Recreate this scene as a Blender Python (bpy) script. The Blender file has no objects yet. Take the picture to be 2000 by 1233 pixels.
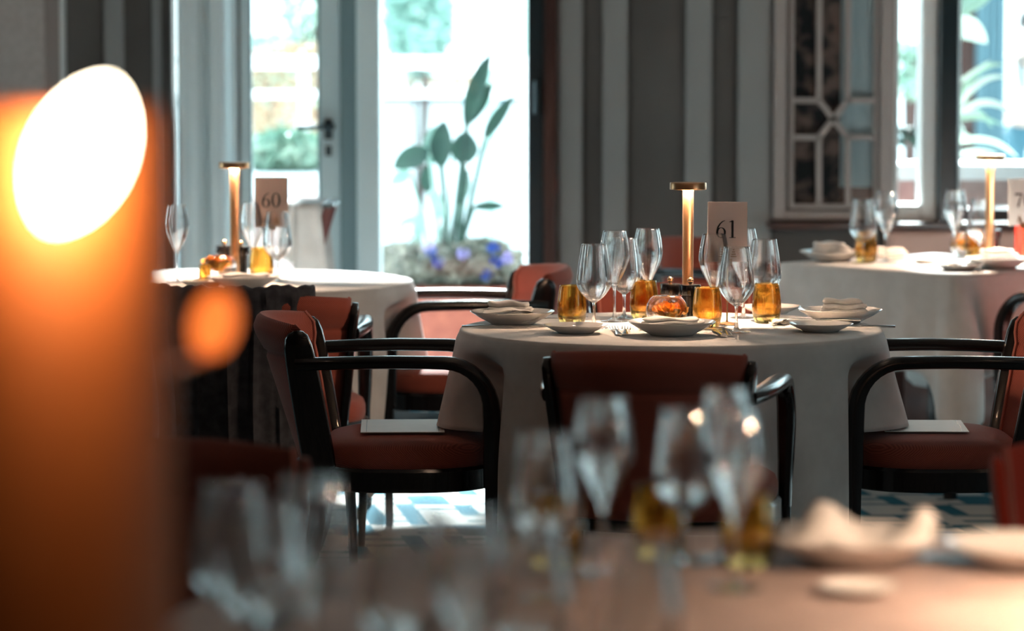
import bpy, math, random
from mathutils import Vector, Matrix
PI = math.pi
C = bpy.context.scene.collection
sc = bpy.context.scene
R = math.radians

# ------------------------------------------------------------------ camera, world, sun, exposure
CAMH = 1.467
FPX = 6570.0
PITCH = math.atan((616.5 - 99.0) / FPX)
cam_data = bpy.data.cameras.new('camera')
cam = bpy.data.objects.new('camera', cam_data); C.objects.link(cam)
cam.location = (0, 0, CAMH)
cam.rotation_euler = (PI / 2 - PITCH, 0, 0)
cam_data.sensor_width = 36.0
cam_data.lens = FPX / 2000 * 36.0
cam_data.clip_start = 0.05; cam_data.clip_end = 200
cam_data.dof.use_dof = True
cam_data.dof.focus_distance = 8.62
cam_data.dof.aperture_fstop = 2.4
sc.camera = cam

world = bpy.data.worlds.new('world'); sc.world = world
world.use_nodes = True
wn = world.node_tree.nodes; wl = world.node_tree.links
wn.clear()
wo = wn.new('ShaderNodeOutputWorld'); bg = wn.new('ShaderNodeBackground')
tc = wn.new('ShaderNodeTexCoord'); sep = wn.new('ShaderNodeSeparateXYZ'); wr = wn.new('ShaderNodeValToRGB')
wl.new(tc.outputs['Generated'], sep.inputs[0]); wl.new(sep.outputs['Z'], wr.inputs[0])
wr.color_ramp.elements[0].position = 0.0; wr.color_ramp.elements[0].color = (0.80, 0.97, 1.0, 1)
wr.color_ramp.elements[1].position = 0.6; wr.color_ramp.elements[1].color = (0.55, 0.86, 1.0, 1)
wl.new(wr.outputs[0], bg.inputs[0]); bg.inputs[1].default_value = 3.4
wl.new(bg.outputs[0], wo.inputs[0])

sun_d = bpy.data.lights.new('sun', 'SUN'); sun_d.energy = 32.0; sun_d.angle = R(6); sun_d.color = (0.93, 1.0, 1.0)
sun = bpy.data.objects.new('sun', sun_d); C.objects.link(sun)
sun_dir = Vector((-0.05, -1.0, -0.66)).normalized()          # light comes in through the terrace doors
sun.rotation_euler = sun_dir.to_track_quat('-Z', 'Y').to_euler()
sun.location = (0, 30, 20)

vs = sc.view_settings
sc.display_settings.display_device = 'sRGB'
vs.view_transform = 'Standard'; vs.look = 'None'; vs.gamma = 1.0; vs.use_curve_mapping = False
vs.exposure = 0.36
cy = sc.cycles
cy.max_bounces = 24; cy.diffuse_bounces = 4; cy.glossy_bounces = 4; cy.transmission_bounces = 20
cy.transparent_max_bounces = 40
cy.caustics_reflective = False; cy.caustics_refractive = False
cy.sample_clamp_indirect = 60.0

def portal(x, z, w, h, y):
    d = bpy.data.lights.new('window_portal', 'AREA'); d.shape = 'RECTANGLE'; d.size = w; d.size_y = h
    d.cycles.is_portal = True
    o = bpy.data.objects.new('window_portal', d); C.objects.link(o)
    o.location = (x, y, z); o.rotation_euler = (-PI / 2, 0, 0)   # faces into the room

# ------------------------------------------------------------------ pixel to world (for measuring only)
def ray(px, py):
    c, s = math.cos(PITCH), math.sin(PITCH)
    a = (px - 1000) / FPX; b = -(py - 616.5) / FPX
    return Vector((a, c + b * s, -s + b * c))
def at(px, py, z=None, y=None):
    d = ray(px, py)
    t = (z - CAMH) / d.z if z is not None else y / d.y
    return Vector((d.x * t, d.y * t, CAMH + d.z * t))

# ------------------------------------------------------------------ materials
def pmat(name, col, rough=0.5, metal=0.0, coat=0.0, spec=0.5, emit=None, es=0.0):
    m = bpy.data.materials.new(name); m.use_nodes = True
    b = m.node_tree.nodes['Principled BSDF']
    b.inputs['Base Color'].default_value = (*col, 1)
    b.inputs['Roughness'].default_value = rough
    b.inputs['Metallic'].default_value = metal
    b.inputs['Coat Weight'].default_value = coat
    b.inputs['Specular IOR Level'].default_value = spec
    if emit:
        b.inputs['Emission Color'].default_value = (*emit, 1); b.inputs['Emission Strength'].default_value = es
    return m
def N(m, t): return m.node_tree.nodes.new(t)
def L(m, a, b): m.node_tree.links.new(a, b)
def math_node(m, op, a, b=None):
    n = N(m, 'ShaderNodeMath'); n.operation = op
    for i, v in enumerate((a, b)):
        if v is None: continue
        if isinstance(v, (int, float)): n.inputs[i].default_value = v
        else: L(m, v, n.inputs[i])
    return n.outputs[0]
def noisy(m, c1, c2, scale, detail=4, bump=0.0, coord='Object', stretch=None, lo=0.35, hi=0.65):
    b = m.node_tree.nodes['Principled BSDF']
    t = N(m, 'ShaderNodeTexCoord'); n = N(m, 'ShaderNodeTexNoise'); r = N(m, 'ShaderNodeValToRGB')
    src = t.outputs[coord]
    if stretch:
        mp = N(m, 'ShaderNodeMapping'); mp.inputs['Scale'].default_value = stretch; L(m, src, mp.inputs[0]); src = mp.outputs[0]
    L(m, src, n.inputs['Vector']); n.inputs['Scale'].default_value = scale; n.inputs['Detail'].default_value = detail
    r.color_ramp.elements[0].position = lo; r.color_ramp.elements[0].color = (*c1, 1)
    r.color_ramp.elements[1].position = hi; r.color_ramp.elements[1].color = (*c2, 1)
    L(m, n.outputs[0], r.inputs[0]); L(m, r.outputs[0], b.inputs['Base Color'])
    if bump:
        bp = N(m, 'ShaderNodeBump'); bp.inputs['Strength'].default_value = bump; bp.inputs['Distance'].default_value = 0.01
        L(m, n.outputs[0], bp.inputs['Height']); L(m, bp.outputs[0], b.inputs['Normal'])
    return m
def weave(name, c1, c2, k, rough=0.9, ky=1.0, kz=1.3):
    m = pmat(name, c1, rough, spec=0.15)
    b = m.node_tree.nodes['Principled BSDF']
    t = N(m, 'ShaderNodeTexCoord'); s = N(m, 'ShaderNodeSeparateXYZ'); L(m, t.outputs['Object'], s.inputs[0])
    u = math_node(m, 'SINE', math_node(m, 'MULTIPLY', s.outputs[0], k))
    w = math_node(m, 'SINE', math_node(m, 'MULTIPLY', math_node(m, 'ADD', math_node(m, 'MULTIPLY', s.outputs[1], ky), math_node(m, 'MULTIPLY', s.outputs[2], kz)), k))
    f = math_node(m, 'ADD', math_node(m, 'MULTIPLY', math_node(m, 'MULTIPLY', u, w), 0.5), 0.5)
    mx = N(m, 'ShaderNodeMix'); mx.data_type = 'RGBA'
    mx.inputs[6].default_value = (*c1, 1); mx.inputs[7].default_value = (*c2, 1)
    L(m, f, mx.inputs[0]); L(m, mx.outputs[2], b.inputs['Base Color'])
    bp = N(m, 'ShaderNodeBump'); bp.inputs['Strength'].default_value = 0.4; bp.inputs['Distance'].default_value = 0.002
    L(m, f, bp.inputs['Height']); L(m, bp.outputs[0], b.inputs['Normal'])
    b.inputs['Sheen Weight'].default_value = 0.35; b.inputs['Sheen Roughness'].default_value = 0.4
    return m
def thin_glass(name, tint, edge=0.9, base=0.04, blend=0.45, rough=0.0):
    m = bpy.data.materials.new(name); m.use_nodes = True; nt = m.node_tree; nt.nodes.clear()
    o = N(m, 'ShaderNodeOutputMaterial'); mx = N(m, 'ShaderNodeMixShader')
    tr = N(m, 'ShaderNodeBsdfTransparent'); gl = N(m, 'ShaderNodeBsdfGlossy'); lw = N(m, 'ShaderNodeLayerWeight')
    tr.inputs[0].default_value = (*tint, 1); gl.inputs['Roughness'].default_value = rough
    lw.inputs['Blend'].default_value = blend
    p = math_node(m, 'POWER', lw.outputs['Facing'], 2.6)
    f = math_node(m, 'ADD', math_node(m, 'MULTIPLY', p, edge), base)
    L(m, f, mx.inputs[0]); L(m, tr.outputs[0], mx.inputs[1]); L(m, gl.outputs[0], mx.inputs[2]); L(m, mx.outputs[0], o.inputs[0])
    return m
def solid_glass(name, col, clear, tmix=0.4, ior=1.45, rough=0.0):
    m = bpy.data.materials.new(name); m.use_nodes = True; nt = m.node_tree; nt.nodes.clear()
    o = N(m, 'ShaderNodeOutputMaterial'); mx = N(m, 'ShaderNodeMixShader')
    g = N(m, 'ShaderNodeBsdfGlass'); tr = N(m, 'ShaderNodeBsdfTransparent')
    g.inputs['Color'].default_value = (*col, 1); g.inputs['IOR'].default_value = ior; g.inputs['Roughness'].default_value = rough
    tr.inputs[0].default_value = (*clear, 1); mx.inputs[0].default_value = tmix
    L(m, g.outputs[0], mx.inputs[1]); L(m, tr.outputs[0], mx.inputs[2]); L(m, mx.outputs[0], o.inputs[0])
    return m
def rim_glass(name, col, clear, lo, hi, pw, ior=1.45):
    """clear when seen face on, refracting towards the grazing edge"""
    m = solid_glass(name, col, clear, 0.5, ior)
    mx = next(n for n in m.node_tree.nodes if n.type == 'MIX_SHADER')
    lw = N(m, 'ShaderNodeLayerWeight'); lw.inputs['Blend'].default_value = 0.5
    f = math_node(m, 'ADD', math_node(m, 'MULTIPLY', math_node(m, 'POWER', lw.outputs['Facing'], pw), hi - lo), lo)
    L(m, math_node(m, 'SUBTRACT', 1.0, f), mx.inputs[0])
    out = next(n for n in m.node_tree.nodes if n.type == 'OUTPUT_MATERIAL')
    fr = N(m, 'ShaderNodeFresnel'); fr.inputs[0].default_value = 1.4; gl = N(m, 'ShaderNodeBsdfGlossy'); gl.inputs['Roughness'].default_value = 0.02
    m2 = N(m, 'ShaderNodeMixShader'); L(m, math_node(m, 'MULTIPLY', fr.outputs[0], 0.8), m2.inputs[0])
    L(m, mx.outputs[0], m2.inputs[1]); L(m, gl.outputs[0], m2.inputs[2]); L(m, m2.outputs[0], out.inputs[0])
    return m
M = {}
M['black_wood'] = pmat('black_wood', (0.006, 0.0045, 0.005), 0.24, coat=0.25)
M['rust'] = weave('rust_fabric', (0.46, 0.120, 0.080), (0.15, 0.030, 0.022), 1050)
M['rust_back'] = weave('rust_back_fabric', (0.46, 0.120, 0.080), (0.15, 0.030, 0.022), 1050, ky=0.0, kz=1.0)
M['shaded_rust'] = weave('shadow_rust_fabric', (0.17, 0.045, 0.030), (0.10, 0.025, 0.018), 1050)  # rust with the shade beside the column put into its colour
M['rust_smooth'] = pmat('rust_piping', (0.46, 0.15, 0.11), 0.8)
M['near_rust'] = weave('near_rust_fabric', (0.50, 0.055, 0.03), (0.30, 0.035, 0.02), 1050)
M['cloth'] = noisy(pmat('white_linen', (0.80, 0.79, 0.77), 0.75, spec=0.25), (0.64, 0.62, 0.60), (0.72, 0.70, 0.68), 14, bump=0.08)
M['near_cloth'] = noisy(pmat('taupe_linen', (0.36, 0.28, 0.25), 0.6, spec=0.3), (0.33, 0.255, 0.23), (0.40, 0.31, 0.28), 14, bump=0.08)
M['napkin'] = noisy(pmat('napkin_linen', (0.82, 0.79, 0.76), 0.8, spec=0.2), (0.78, 0.75, 0.72), (0.85, 0.82, 0.79), 60, bump=0.15)
M['china'] = pmat('white_china', (0.82, 0.80, 0.77), 0.15, coat=0.5)
M['brass'] = noisy(pmat('brushed_brass', (0.80, 0.48, 0.24), 0.34, 1.0), (0.62, 0.34, 0.17), (0.70, 0.41, 0.22), 30, stretch=(1, 1, 0.05))
M['brass_ball'] = pmat('polished_brass', (0.95, 0.62, 0.35), 0.2, 1.0)
M['silver'] = pmat('polished_steel', (0.82, 0.80, 0.78), 0.12, 1.0)
M['grinder'] = pmat('black_lacquer', (0.012, 0.011, 0.012), 0.25, coat=0.4)
M['glass'] = rim_glass('clear_crystal', (1, 1, 1), (0.985, 0.985, 0.985), .13, .95, 1.4)
M['stem_glass'] = solid_glass('crystal_stem', (1, 1, 1), (0.95, 0.95, 0.95), 0.35)
M['amber'] = rim_glass('amber_glass', (1.0, 0.78, 0.40), (0.99, 0.84, 0.53), .30, .95, 1.3)
M['bowl_glass'] = rim_glass('bowl_glass', (1, 1, 1), (0.98, 0.98, 0.98), .15, .9, 1.6)
M['pane'] = thin_glass('window_glass', (0.96, 0.99, 0.99), 0.5, 0.02)
M['flower'] = noisy(pmat('orange_petals', (0.95, 0.25, 0.02), 0.6), (1.0, 0.40, 0.03), (1.0, 0.60, 0.12), 60)
M['card'] = pmat('card_stock', (0.95, 0.78, 0.73), 0.6)
M['menu'] = noisy(pmat('menu_paper', (0.80, 0.84, 0.82), 0.6), (0.88, 0.92, 0.90), (0.92, 0.95, 0.93), 20)
M['ink'] = pmat('black_ink', (0.02, 0.016, 0.016), 0.5)
M['gold_ink'] = pmat('gold_ink', (0.45, 0.26, 0.12), 0.35, 0.6)
M['lamp_light'] = pmat('lamp_diffuser', (1, 0.8, 0.6), 0.5, emit=(1.0, 0.68, 0.46), es=760)
M['bulb'] = pmat('glowing_opal_glass', (1, 0.95, 0.85), 0.4, emit=(1.0, 0.84, 0.60), es=42)
M['orange_body'] = noisy(pmat('orange_lacquered_fabric', (0.85, 0.22, 0.04), 0.65), (0.60, 0.135, 0.020), (0.68, 0.16, 0.026), 8)
M['added_glow'] = pmat('added_orange_glow', (0.9, 0.3, 0.08), 0.4, emit=(1.0, 0.20, 0.035), es=1.15)  # added emitter standing in for a blurred orange light
M['fill_down_light'] = pmat('fill_downlight_lens', (1, 0.8, 0.6), 0.5, emit=(1.0, 0.66, 0.46), es=270)  # lens of the added, unseen fill lights
M['wall'] = noisy(pmat('grey_wall_paint', (0.24, 0.235, 0.23), 0.85), (0.100, 0.088, 0.083), (0.125, 0.112, 0.106), 2.5)
M['panel_light'] = pmat('pale_grey_paint', (0.29, 0.28, 0.275), 0.7)
M['panel_warm'] = noisy(pmat('taupe_wall_cloth', (0.45, 0.37, 0.34), 0.9), (0.44, 0.37, 0.34), (0.50, 0.43, 0.40), 40)
M['frame_white'] = pmat('white_frame_paint', (0.86, 0.86, 0.85), 0.45)
M['frame_pink'] = pmat('putty_lattice_paint', (0.38, 0.32, 0.30), 0.5)
M['frame_teal'] = pmat('pale_teal_frame', (0.80, 0.92, 0.94), 0.45)
M['frame_dark_teal'] = pmat('slate_seal_and_shade', (0.22, 0.32, 0.34), 0.5)
M['dark_frame'] = pmat('black_teal_frame', (0.010, 0.022, 0.028), 0.3, coat=0.3)
M['dark_wood'] = noisy(pmat('dark_brown_wood', (0.05, 0.018, 0.014), 0.35, coat=0.3), (0.04, 0.015, 0.012), (0.075, 0.026, 0.018), 12, stretch=(1, 1, 0.1))
M['red_wood'] = noisy(pmat('reddish_wood', (0.20, 0.05, 0.045), 0.4), (0.17, 0.04, 0.035), (0.24, 0.06, 0.05), 12)
M['steel_dark'] = pmat('dark_steel', (0.05, 0.07, 0.08), 0.35, 0.8)
M['curtain'] = pmat('grey_teal_drape', (0.80, 0.88, 0.90), 0.85)
M['mirror_dark'] = noisy(pmat('mottled_mirror_reflection', (0.05, 0.04, 0.035), 0.9), (0.006, 0.008, 0.010), (0.14, 0.095, 0.08), 14, 2, lo=0.42, hi=0.62)  # mottled tones paint the room's reflection in a mirror
M['pale_blue'] = pmat('pale_blue_reflection', (0.33, 0.42, 0.45), 0.8)  # pale part of the painted mirror reflection
M['peach'] = noisy(pmat('peach_leather', (0.72, 0.45, 0.37), 0.55), (0.70, 0.43, 0.35), (0.75, 0.48, 0.40), 5)
M['ceiling'] = pmat('ceiling_paint', (0.35, 0.33, 0.31), 0.9)
M['jacket'] = noisy(pmat('slate_wool', (0.035, 0.038, 0.048), 0.9), (0.025, 0.026, 0.034), (0.05, 0.052, 0.062), 30, bump=0.2)
M['red_card'] = pmat('red_card', (0.50, 0.022, 0.010), 0.5)
M['terrace'] = noisy(pmat('pale_terrace_stone', (0.75, 0.78, 0.78), 0.8), (0.66, 0.70, 0.70), (0.82, 0.85, 0.85), 6)
M['white_ext'] = pmat('white_render', (0.85, 0.87, 0.87), 0.7)
M['brick_pink'] = noisy(pmat('pink_brown_render', (0.50, 0.36, 0.33), 0.8), (0.44, 0.31, 0.29), (0.56, 0.41, 0.38), 9)
M['blue_grey'] = pmat('blue_grey_cladding', (0.07, 0.14, 0.17), 0.6)
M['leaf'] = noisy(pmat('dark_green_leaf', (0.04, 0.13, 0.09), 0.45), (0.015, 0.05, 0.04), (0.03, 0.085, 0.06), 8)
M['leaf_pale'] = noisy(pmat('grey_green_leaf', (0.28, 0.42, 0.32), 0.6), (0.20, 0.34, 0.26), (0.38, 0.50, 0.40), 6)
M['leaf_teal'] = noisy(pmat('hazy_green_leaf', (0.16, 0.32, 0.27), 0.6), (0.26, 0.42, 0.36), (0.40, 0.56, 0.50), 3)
M['leaf_white'] = pmat('variegated_leaf', (0.72, 0.84, 0.72), 0.5)
M['leaf_dry'] = noisy(pmat('olive_grey_foliage', (0.20, 0.19, 0.15), 0.8), (0.10, 0.12, 0.10), (0.48, 0.44, 0.36), 14)
M['autumn'] = noisy(pmat('rusty_foliage', (0.45, 0.30, 0.22), 0.8), (0.30, 0.34, 0.25), (0.62, 0.34, 0.22), 5)
M['blue_flower'] = pmat('blue_petals', (0.01, 0.07, 0.40), 0.6)
M['lilac_flower'] = pmat('lilac_petals', (0.42, 0.34, 0.65), 0.6)
M['terracotta'] = noisy(pmat('terracotta', (0.42, 0.11, 0.07), 0.8), (0.36, 0.09, 0.06), (0.48, 0.13, 0.08), 12)
M['skin'] = pmat('skin', (0.60, 0.38, 0.29), 0.6)
M['hair'] = pmat('dark_hair', (0.03, 0.025, 0.025), 0.6)
M['shirt'] = pmat('white_shirt', (0.85, 0.85, 0.86), 0.8)
M['trousers'] = pmat('dark_teal_trousers', (0.03, 0.09, 0.12), 0.8)
M['strap'] = pmat('dark_apron_strap', (0.02, 0.05, 0.06), 0.8)

def carpet():
    m = pmat('woven_carpet', (0.6, 0.7, 0.7), 0.95, spec=0.1)
    b = m.node_tree.nodes['Principled BSDF']
    t = N(m, 'ShaderNodeTexCoord'); s = N(m, 'ShaderNodeSeparateXYZ'); L(m, t.outputs['Object'], s.inputs[0])
    xx = math_node(m, 'ADD', s.outputs[0], math_node(m, 'MULTIPLY', s.outputs[1], 0.15))
    i = math_node(m, 'FLOOR', math_node(m, 'DIVIDE', xx, 0.062))
    j = math_node(m, 'FLOOR', math_node(m, 'DIVIDE', s.outputs[1], 0.23))
    k = math_node(m, 'MODULO', math_node(m, 'ADD', math_node(m, 'ADD', i, math_node(m, 'MULTIPLY', j, 2)), 1000), 5)
    k2 = math_node(m, 'MODULO', math_node(m, 'ADD', math_node(m, 'ADD', math_node(m, 'MULTIPLY', i, 3), math_node(m, 'MULTIPLY', j, 1)), 1000), 7)
    teal = math_node(m, 'LESS_THAN', k, 0.5)
    teal2 = math_node(m, 'LESS_THAN', k2, 0.5)
    tl = math_node(m, 'MAXIMUM', teal, teal2)
    plain = math_node(m, 'MULTIPLY', math_node(m, 'LESS_THAN', k, 2.5), math_node(m, 'GREATER_THAN', k, 0.5))
    st = math_node(m, 'GREATER_THAN', math_node(m, 'SINE', math_node(m, 'MULTIPLY', s.outputs[1], 2 * PI / 0.13)), 0.35)
    st = math_node(m, 'MULTIPLY', st, math_node(m, 'SUBTRACT', 1.0, plain))
    m1 = N(m, 'ShaderNodeMix'); m1.data_type = 'RGBA'
    m1.inputs[6].default_value = (0.36, 0.355, 0.34, 1); m1.inputs[7].default_value = (0.09, 0.15, 0.17, 1); L(m, st, m1.inputs[0])
    m2 = N(m, 'ShaderNodeMix'); m2.data_type = 'RGBA'; m2.inputs[7].default_value = (0.008, 0.085, 0.125, 1)
    L(m, m1.outputs[2], m2.inputs[6]); L(m, tl, m2.inputs[0]); L(m, m2.outputs[2], b.inputs['Base Color'])
    return m
M['carpet'] = carpet()

# ------------------------------------------------------------------ mesh helpers
class MB:
    def __init__(s): s.v = []; s.f = []
    def add(s, v, f):
        n = len(s.v); s.v += [tuple(p) for p in v]; s.f += [tuple(i + n for i in q) for q in f]; return s
    def box(s, x0, x1, y0, y1, z0, z1, m=None):
        v = [(x, y, z) for x in (x0, x1) for y in (y0, y1) for z in (z0, z1)]
        if m is not None: v = [m @ Vector(p) for p in v]
        return s.add(v, [(0, 1, 3, 2), (4, 6, 7, 5), (0, 4, 5, 1), (2, 3, 7, 6), (0, 2, 6, 4), (1, 5, 7, 3)])
    def lathe(s, prof, n=40, c=(0, 0, 0), sx=1.0, sy=1.0, close=False):
        v = []; f = []; m = len(prof)
        for r, z in prof:
            for k in range(n):
                a = 2 * PI * k / n
                v.append((c[0] + r * sx * math.cos(a), c[1] + r * sy * math.sin(a), c[2] + z))
        rng = m if close else m - 1
        for i in range(rng):
            for k in range(n):
                a, b = i * n + k, i * n + (k + 1) % n
                j = (i + 1) % m
                f.append((a, b, j * n + (k + 1) % n, j * n + k))
        if not close:
            if prof[0][0] > 1e-6: f.append(tuple(range(n - 1, -1, -1)))
            if prof[-1][0] > 1e-6: f.append(tuple((m - 1) * n + k for k in range(n)))
        return s.add(v, f)
    def rings(s, rings, cap=True, loop=False):
        n = len(rings[0]); v = [p for r in rings for p in r]; f = []
        m = len(rings)
        for i in range(m if loop else m - 1):
            j = (i + 1) % m
            for k in range(n):
                f.append((i * n + k, i * n + (k + 1) % n, j * n + (k + 1) % n, j * n + k))
        if cap and not loop:
            f.append(tuple(range(n - 1, -1, -1))); f.append(tuple((m - 1) * n + k for k in range(n)))
        return s.add(v, f)
    def sweep(s, path, w, h, ref=(1, 0, 0), n=12, p=3.0, cap=True):
        """section half sizes w (along ref) and h; each may be a list"""
        P = [Vector(q) for q in path]; rg = []
        for i, q in enumerate(P):
            t = (P[min(i + 1, len(P) - 1)] - P[max(i - 1, 0)]).normalized()
            rf = Vector(ref); sd = (rf - rf.dot(t) * t).normalized(); nm = t.cross(sd)
            ww = w[i] if isinstance(w, (list, tuple)) else w; hh = h[i] if isinstance(h, (list, tuple)) else h
            ring = []
            for k in range(n):
                a = 2 * PI * k / n; ca, sa = math.cos(a), math.sin(a)
                e = (abs(ca) ** p + abs(sa) ** p) ** (-1 / p)
                ring.append(q + sd * (ww * ca * e) + nm * (hh * sa * e))
            rg.append(ring)
        return s.rings(rg, cap)
    def tube(s, path, r, n=10, ref=None):
        P = [Vector(q) for q in path]
        d = (P[-1] - P[0]).normalized()
        if ref is None: ref = (1, 0, 0) if abs(d.x) < 0.8 else (0, 1, 0)
        return s.sweep(path, r, r, ref, n, 2.0)
    def ribbon(s, pts, widths, nrm=(0, -1, 0), th=0.0006):
        """flat stroke in the plane with normal nrm"""
        P = [Vector(q) for q in pts]; nr = Vector(nrm); v = []; f = []
        for i, q in enumerate(P):
            t = (P[min(i + 1, len(P) - 1)] - P[max(i - 1, 0)]).normalized(); sd = t.cross(nr).normalized()
            w = widths[i] / 2
            v += [q + sd * w, q - sd * w, q - sd * w + nr * th, q + sd * w + nr * th]
        for i in range(len(P) - 1):
            a, b = 4 * i, 4 * i + 4
            for k in range(4): f.append((a + k, a + (k + 1) % 4, b + (k + 1) % 4, b + k))
        f += [(3, 2, 1, 0), tuple(4 * (len(P) - 1) + k for k in range(4))]
        return s.add(v, f)
    def grid(s, fn, nu, nv, close_u=False):
        v = [fn(i / (nu if close_u else nu - 1), j / (nv - 1)) for j in range(nv) for i in range(nu)]
        f = []
        for j in range(nv - 1):
            for i in range(nu if close_u else nu - 1):
                i2 = (i + 1) % nu
                f.append((j * nu + i, j * nu + i2, (j + 1) * nu + i2, (j + 1) * nu + i))
        return s.add(v, f)
    def mesh(s, name, mat, smooth=True, angle=40):
        me = bpy.data.meshes.new(name); me.from_pydata(s.v, [], s.f); me.materials.append(mat)
        me.validate(); me.update()
        if smooth:
            me.polygons.foreach_set('use_smooth', [True] * len(me.polygons))
            try: me.set_sharp_from_angle(angle=R(angle))
            except Exception: pass
        return me
def link(name, me, parent=None, loc=None, rz=None):
    o = bpy.data.objects.new(name, me); C.objects.link(o)
    if parent: o.parent = parent
    if loc is not None: o.location = loc
    if rz is not None: o.rotation_euler = (0, 0, rz)
    return o
def bevel(o, w, seg=2):
    b = o.modifiers.new('bevel', 'BEVEL'); b.width = w; b.segments = seg; b.limit_method = 'ANGLE'
    return o
def solidify(o, t, off=0):
    b = o.modifiers.new('thickness', 'SOLIDIFY'); b.thickness = t; b.offset = off; return o
def tag(o, label, cat, group=None, kind=None):
    o['label'] = label; o['category'] = cat
    if group: o['group'] = group
    if kind: o['kind'] = kind
    return o
def thing(name, label, cat, loc=(0, 0, 0), rz=0, group=None):
    o = bpy.data.objects.new(name, None); C.objects.link(o); o.empty_display_size = 0.05
    o.location = loc; o.rotation_euler = (0, 0, rz)
    return tag(o, label, cat, group)
def inst(spec, name, label, cat, loc, rz=0, group=None, scale=None):
    """spec: list of (part name, mesh, [sub parts]) or one mesh"""
    if not isinstance(spec, list):
        o = link(name, spec, None, loc, rz); tag(o, label, cat, group)
        if scale: o.scale = (scale,) * 3
        return o
    r = thing(name, label, cat, loc, rz, group)
    if scale: r.scale = (scale,) * 3
    for e in spec:
        p = link(e[0], e[1], r)
        if len(e) > 3 and e[3]: p['label'] = e[3]
        for q in (e[2] if len(e) > 2 else []): link(q[0], q[1], p)
    return r
def struct(name, mb, mat, smooth=False, bev=None, parent=None):
    o = link(name, mb.mesh(name, mat, smooth), parent)
    if not parent: o['kind'] = 'structure'
    if bev: bevel(o, bev)
    return o

# ------------------------------------------------------------------ room shell
WY = 13.2                                     # back wall plane
def WX(px, y=WY): return at(px, 250, y=y).x
def WZ(py, y=WY): return at(1000, py, y=y).z
XL, XR, YF, H = -5.0, 5.5, -1.6, 2.9
struct('floor', MB().box(XL, XR, YF, WY + 0.25, -0.1, 0), M['carpet'])
struct('ceiling', MB().box(XL - .2, XR + .2, YF - .2, WY + 0.25, H, H + 0.15), M['ceiling'])
def side_wall(x0, x1, ya, yb, za, zb_):
    m = MB(); m.box(x0, x1, YF, ya, 0, H); m.box(x0, x1, yb, WY, 0, H); m.box(x0, x1, ya, yb, 0, za); m.box(x0, x1, ya, yb, zb_, H); return m
struct('wall_left', side_wall(XL - .2, XL, 11.2, 12.7, .7, 2.6), M['wall'])
struct('wall_right', side_wall(XR, XR + .2, 4.0, 5.3, .7, 2.6), M['wall'])
struct('wall_front', MB().box(XL, XR, YF - 0.2, YF, 0, H), M['wall'])
DT = 2.62                                     # top of the openings
W_SILL = WZ(433)
x_dl, x_dr = WX(468), WX(1086)
x_wl = WX(1742)
slit0, slit1 = WX(333), WX(356)
wb = MB()
wb.box(XL, slit0, WY, WY + .25, 0, H)
wb.box(slit0, slit1, WY, WY + .25, DT, H)
wb.box(slit0, slit1, WY, WY + .25, 0, 0.3)
wb.box(slit1, x_dl, WY, WY + .25, 0, H)
wb.box(x_dl, x_dr, WY, WY + .25, DT, H)
wb.box(x_dr, x_wl, WY, WY + .25, 0, H)
wb.box(x_wl, 4.2, WY, WY + .25, 0, W_SILL - 0.03)
wb.box(x_wl, 4.2, WY, WY + .25, DT, H)
wb.box(4.2, XR, WY, WY + .25, 0, H)
struct('wall_back', wb, M['wall'])
# vertical pilaster strips between the doors and the window
k = 1
for a, b, d, mt in ((1088, 1138, .05, 'panel_light'), (1176, 1226, .04, 'panel_light'), (1338, 1390, .04, 'panel_light'), (1440, 1506, .05, 'panel_light'),
                    (205, 245, .03, 'panel_light'), (300, 318, .03, 'panel_light')):
    z1 = H
    m = MB().box(WX(a), WX(b), WY - d, WY + .001, 0, z1)
    struct('trim_%d' % k, m, M[mt], bev=.012); k += 1
struct('trim_%d' % k, MB().box(WX(-200), WX(97), WY - .12, WY + .001, 0, H), M['panel_warm'], bev=.004); k += 1
struct('trim_%d' % k, MB().box(WX(97), WX(125), WY - .09, WY + .001, 0, H), M['frame_pink'], bev=.004); k += 1
struct('trim_%d' % k, MB().box(WX(125), WX(131), WY - .10, WY + .001, 0, H), M['frame_white'], bev=.002); k += 1
struct('baseboard_back', MB().box(WX(1088), x_wl + .02, WY - .065, WY + .001, 0, .50), M['dark_wood'])
# dark window board under lattice panel and window
sl = MB(); sl.box(WX(1496), 4.3, WY - .16, WY + .25, WZ(445), WZ(431))
struct('trim_%d' % k, sl, M['dark_wood'], bev=.008); k += 1

# ---- terrace door (left leaf) and fixed glazing
def frame_rect(x0, x1, z0, z1, y0, y1, w, wb_=None, wt=None):
    wb_ = w if wb_ is None else wb_; wt = w if wt is None else wt
    m = MB(); m.box(x0, x0 + w, y0, y1, z0, z1); m.box(x1 - w, x1, y0, y1, z0, z1)
    m.box(x0 + w, x1 - w, y0, y1, z0, z0 + wb_); m.box(x0 + w, x1 - w, y0, y1, z1 - wt, z1); return m
d1 = thing('door_1', 'pale teal glazed terrace door with a dark lever handle', 'door'); d1['kind'] = 'structure'
yD = WY + .10
m = MB()
m.box(WX(466), WX(489), yD - .04, yD + .03, 0, DT)
m.box(WX(622), WX(664), yD - .04, yD + .03, 0, DT)
m.box(WX(489), WX(622), yD - .04, yD + .03, 0, .16); m.box(WX(489), WX(622), yD - .04, yD + .03, DT - .12, DT)
bevel(link('door_frame', m.mesh('door_leaf', M['frame_teal'], False), d1), .006)
m = MB().box(WX(487), WX(491), yD - .05, yD - .041, .1, DT); m.box(WX(619), WX(624), yD - .05, yD - .041, .1, DT)
link('seal', m.mesh('door_seal', M['frame_dark_teal'], False), d1)
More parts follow.
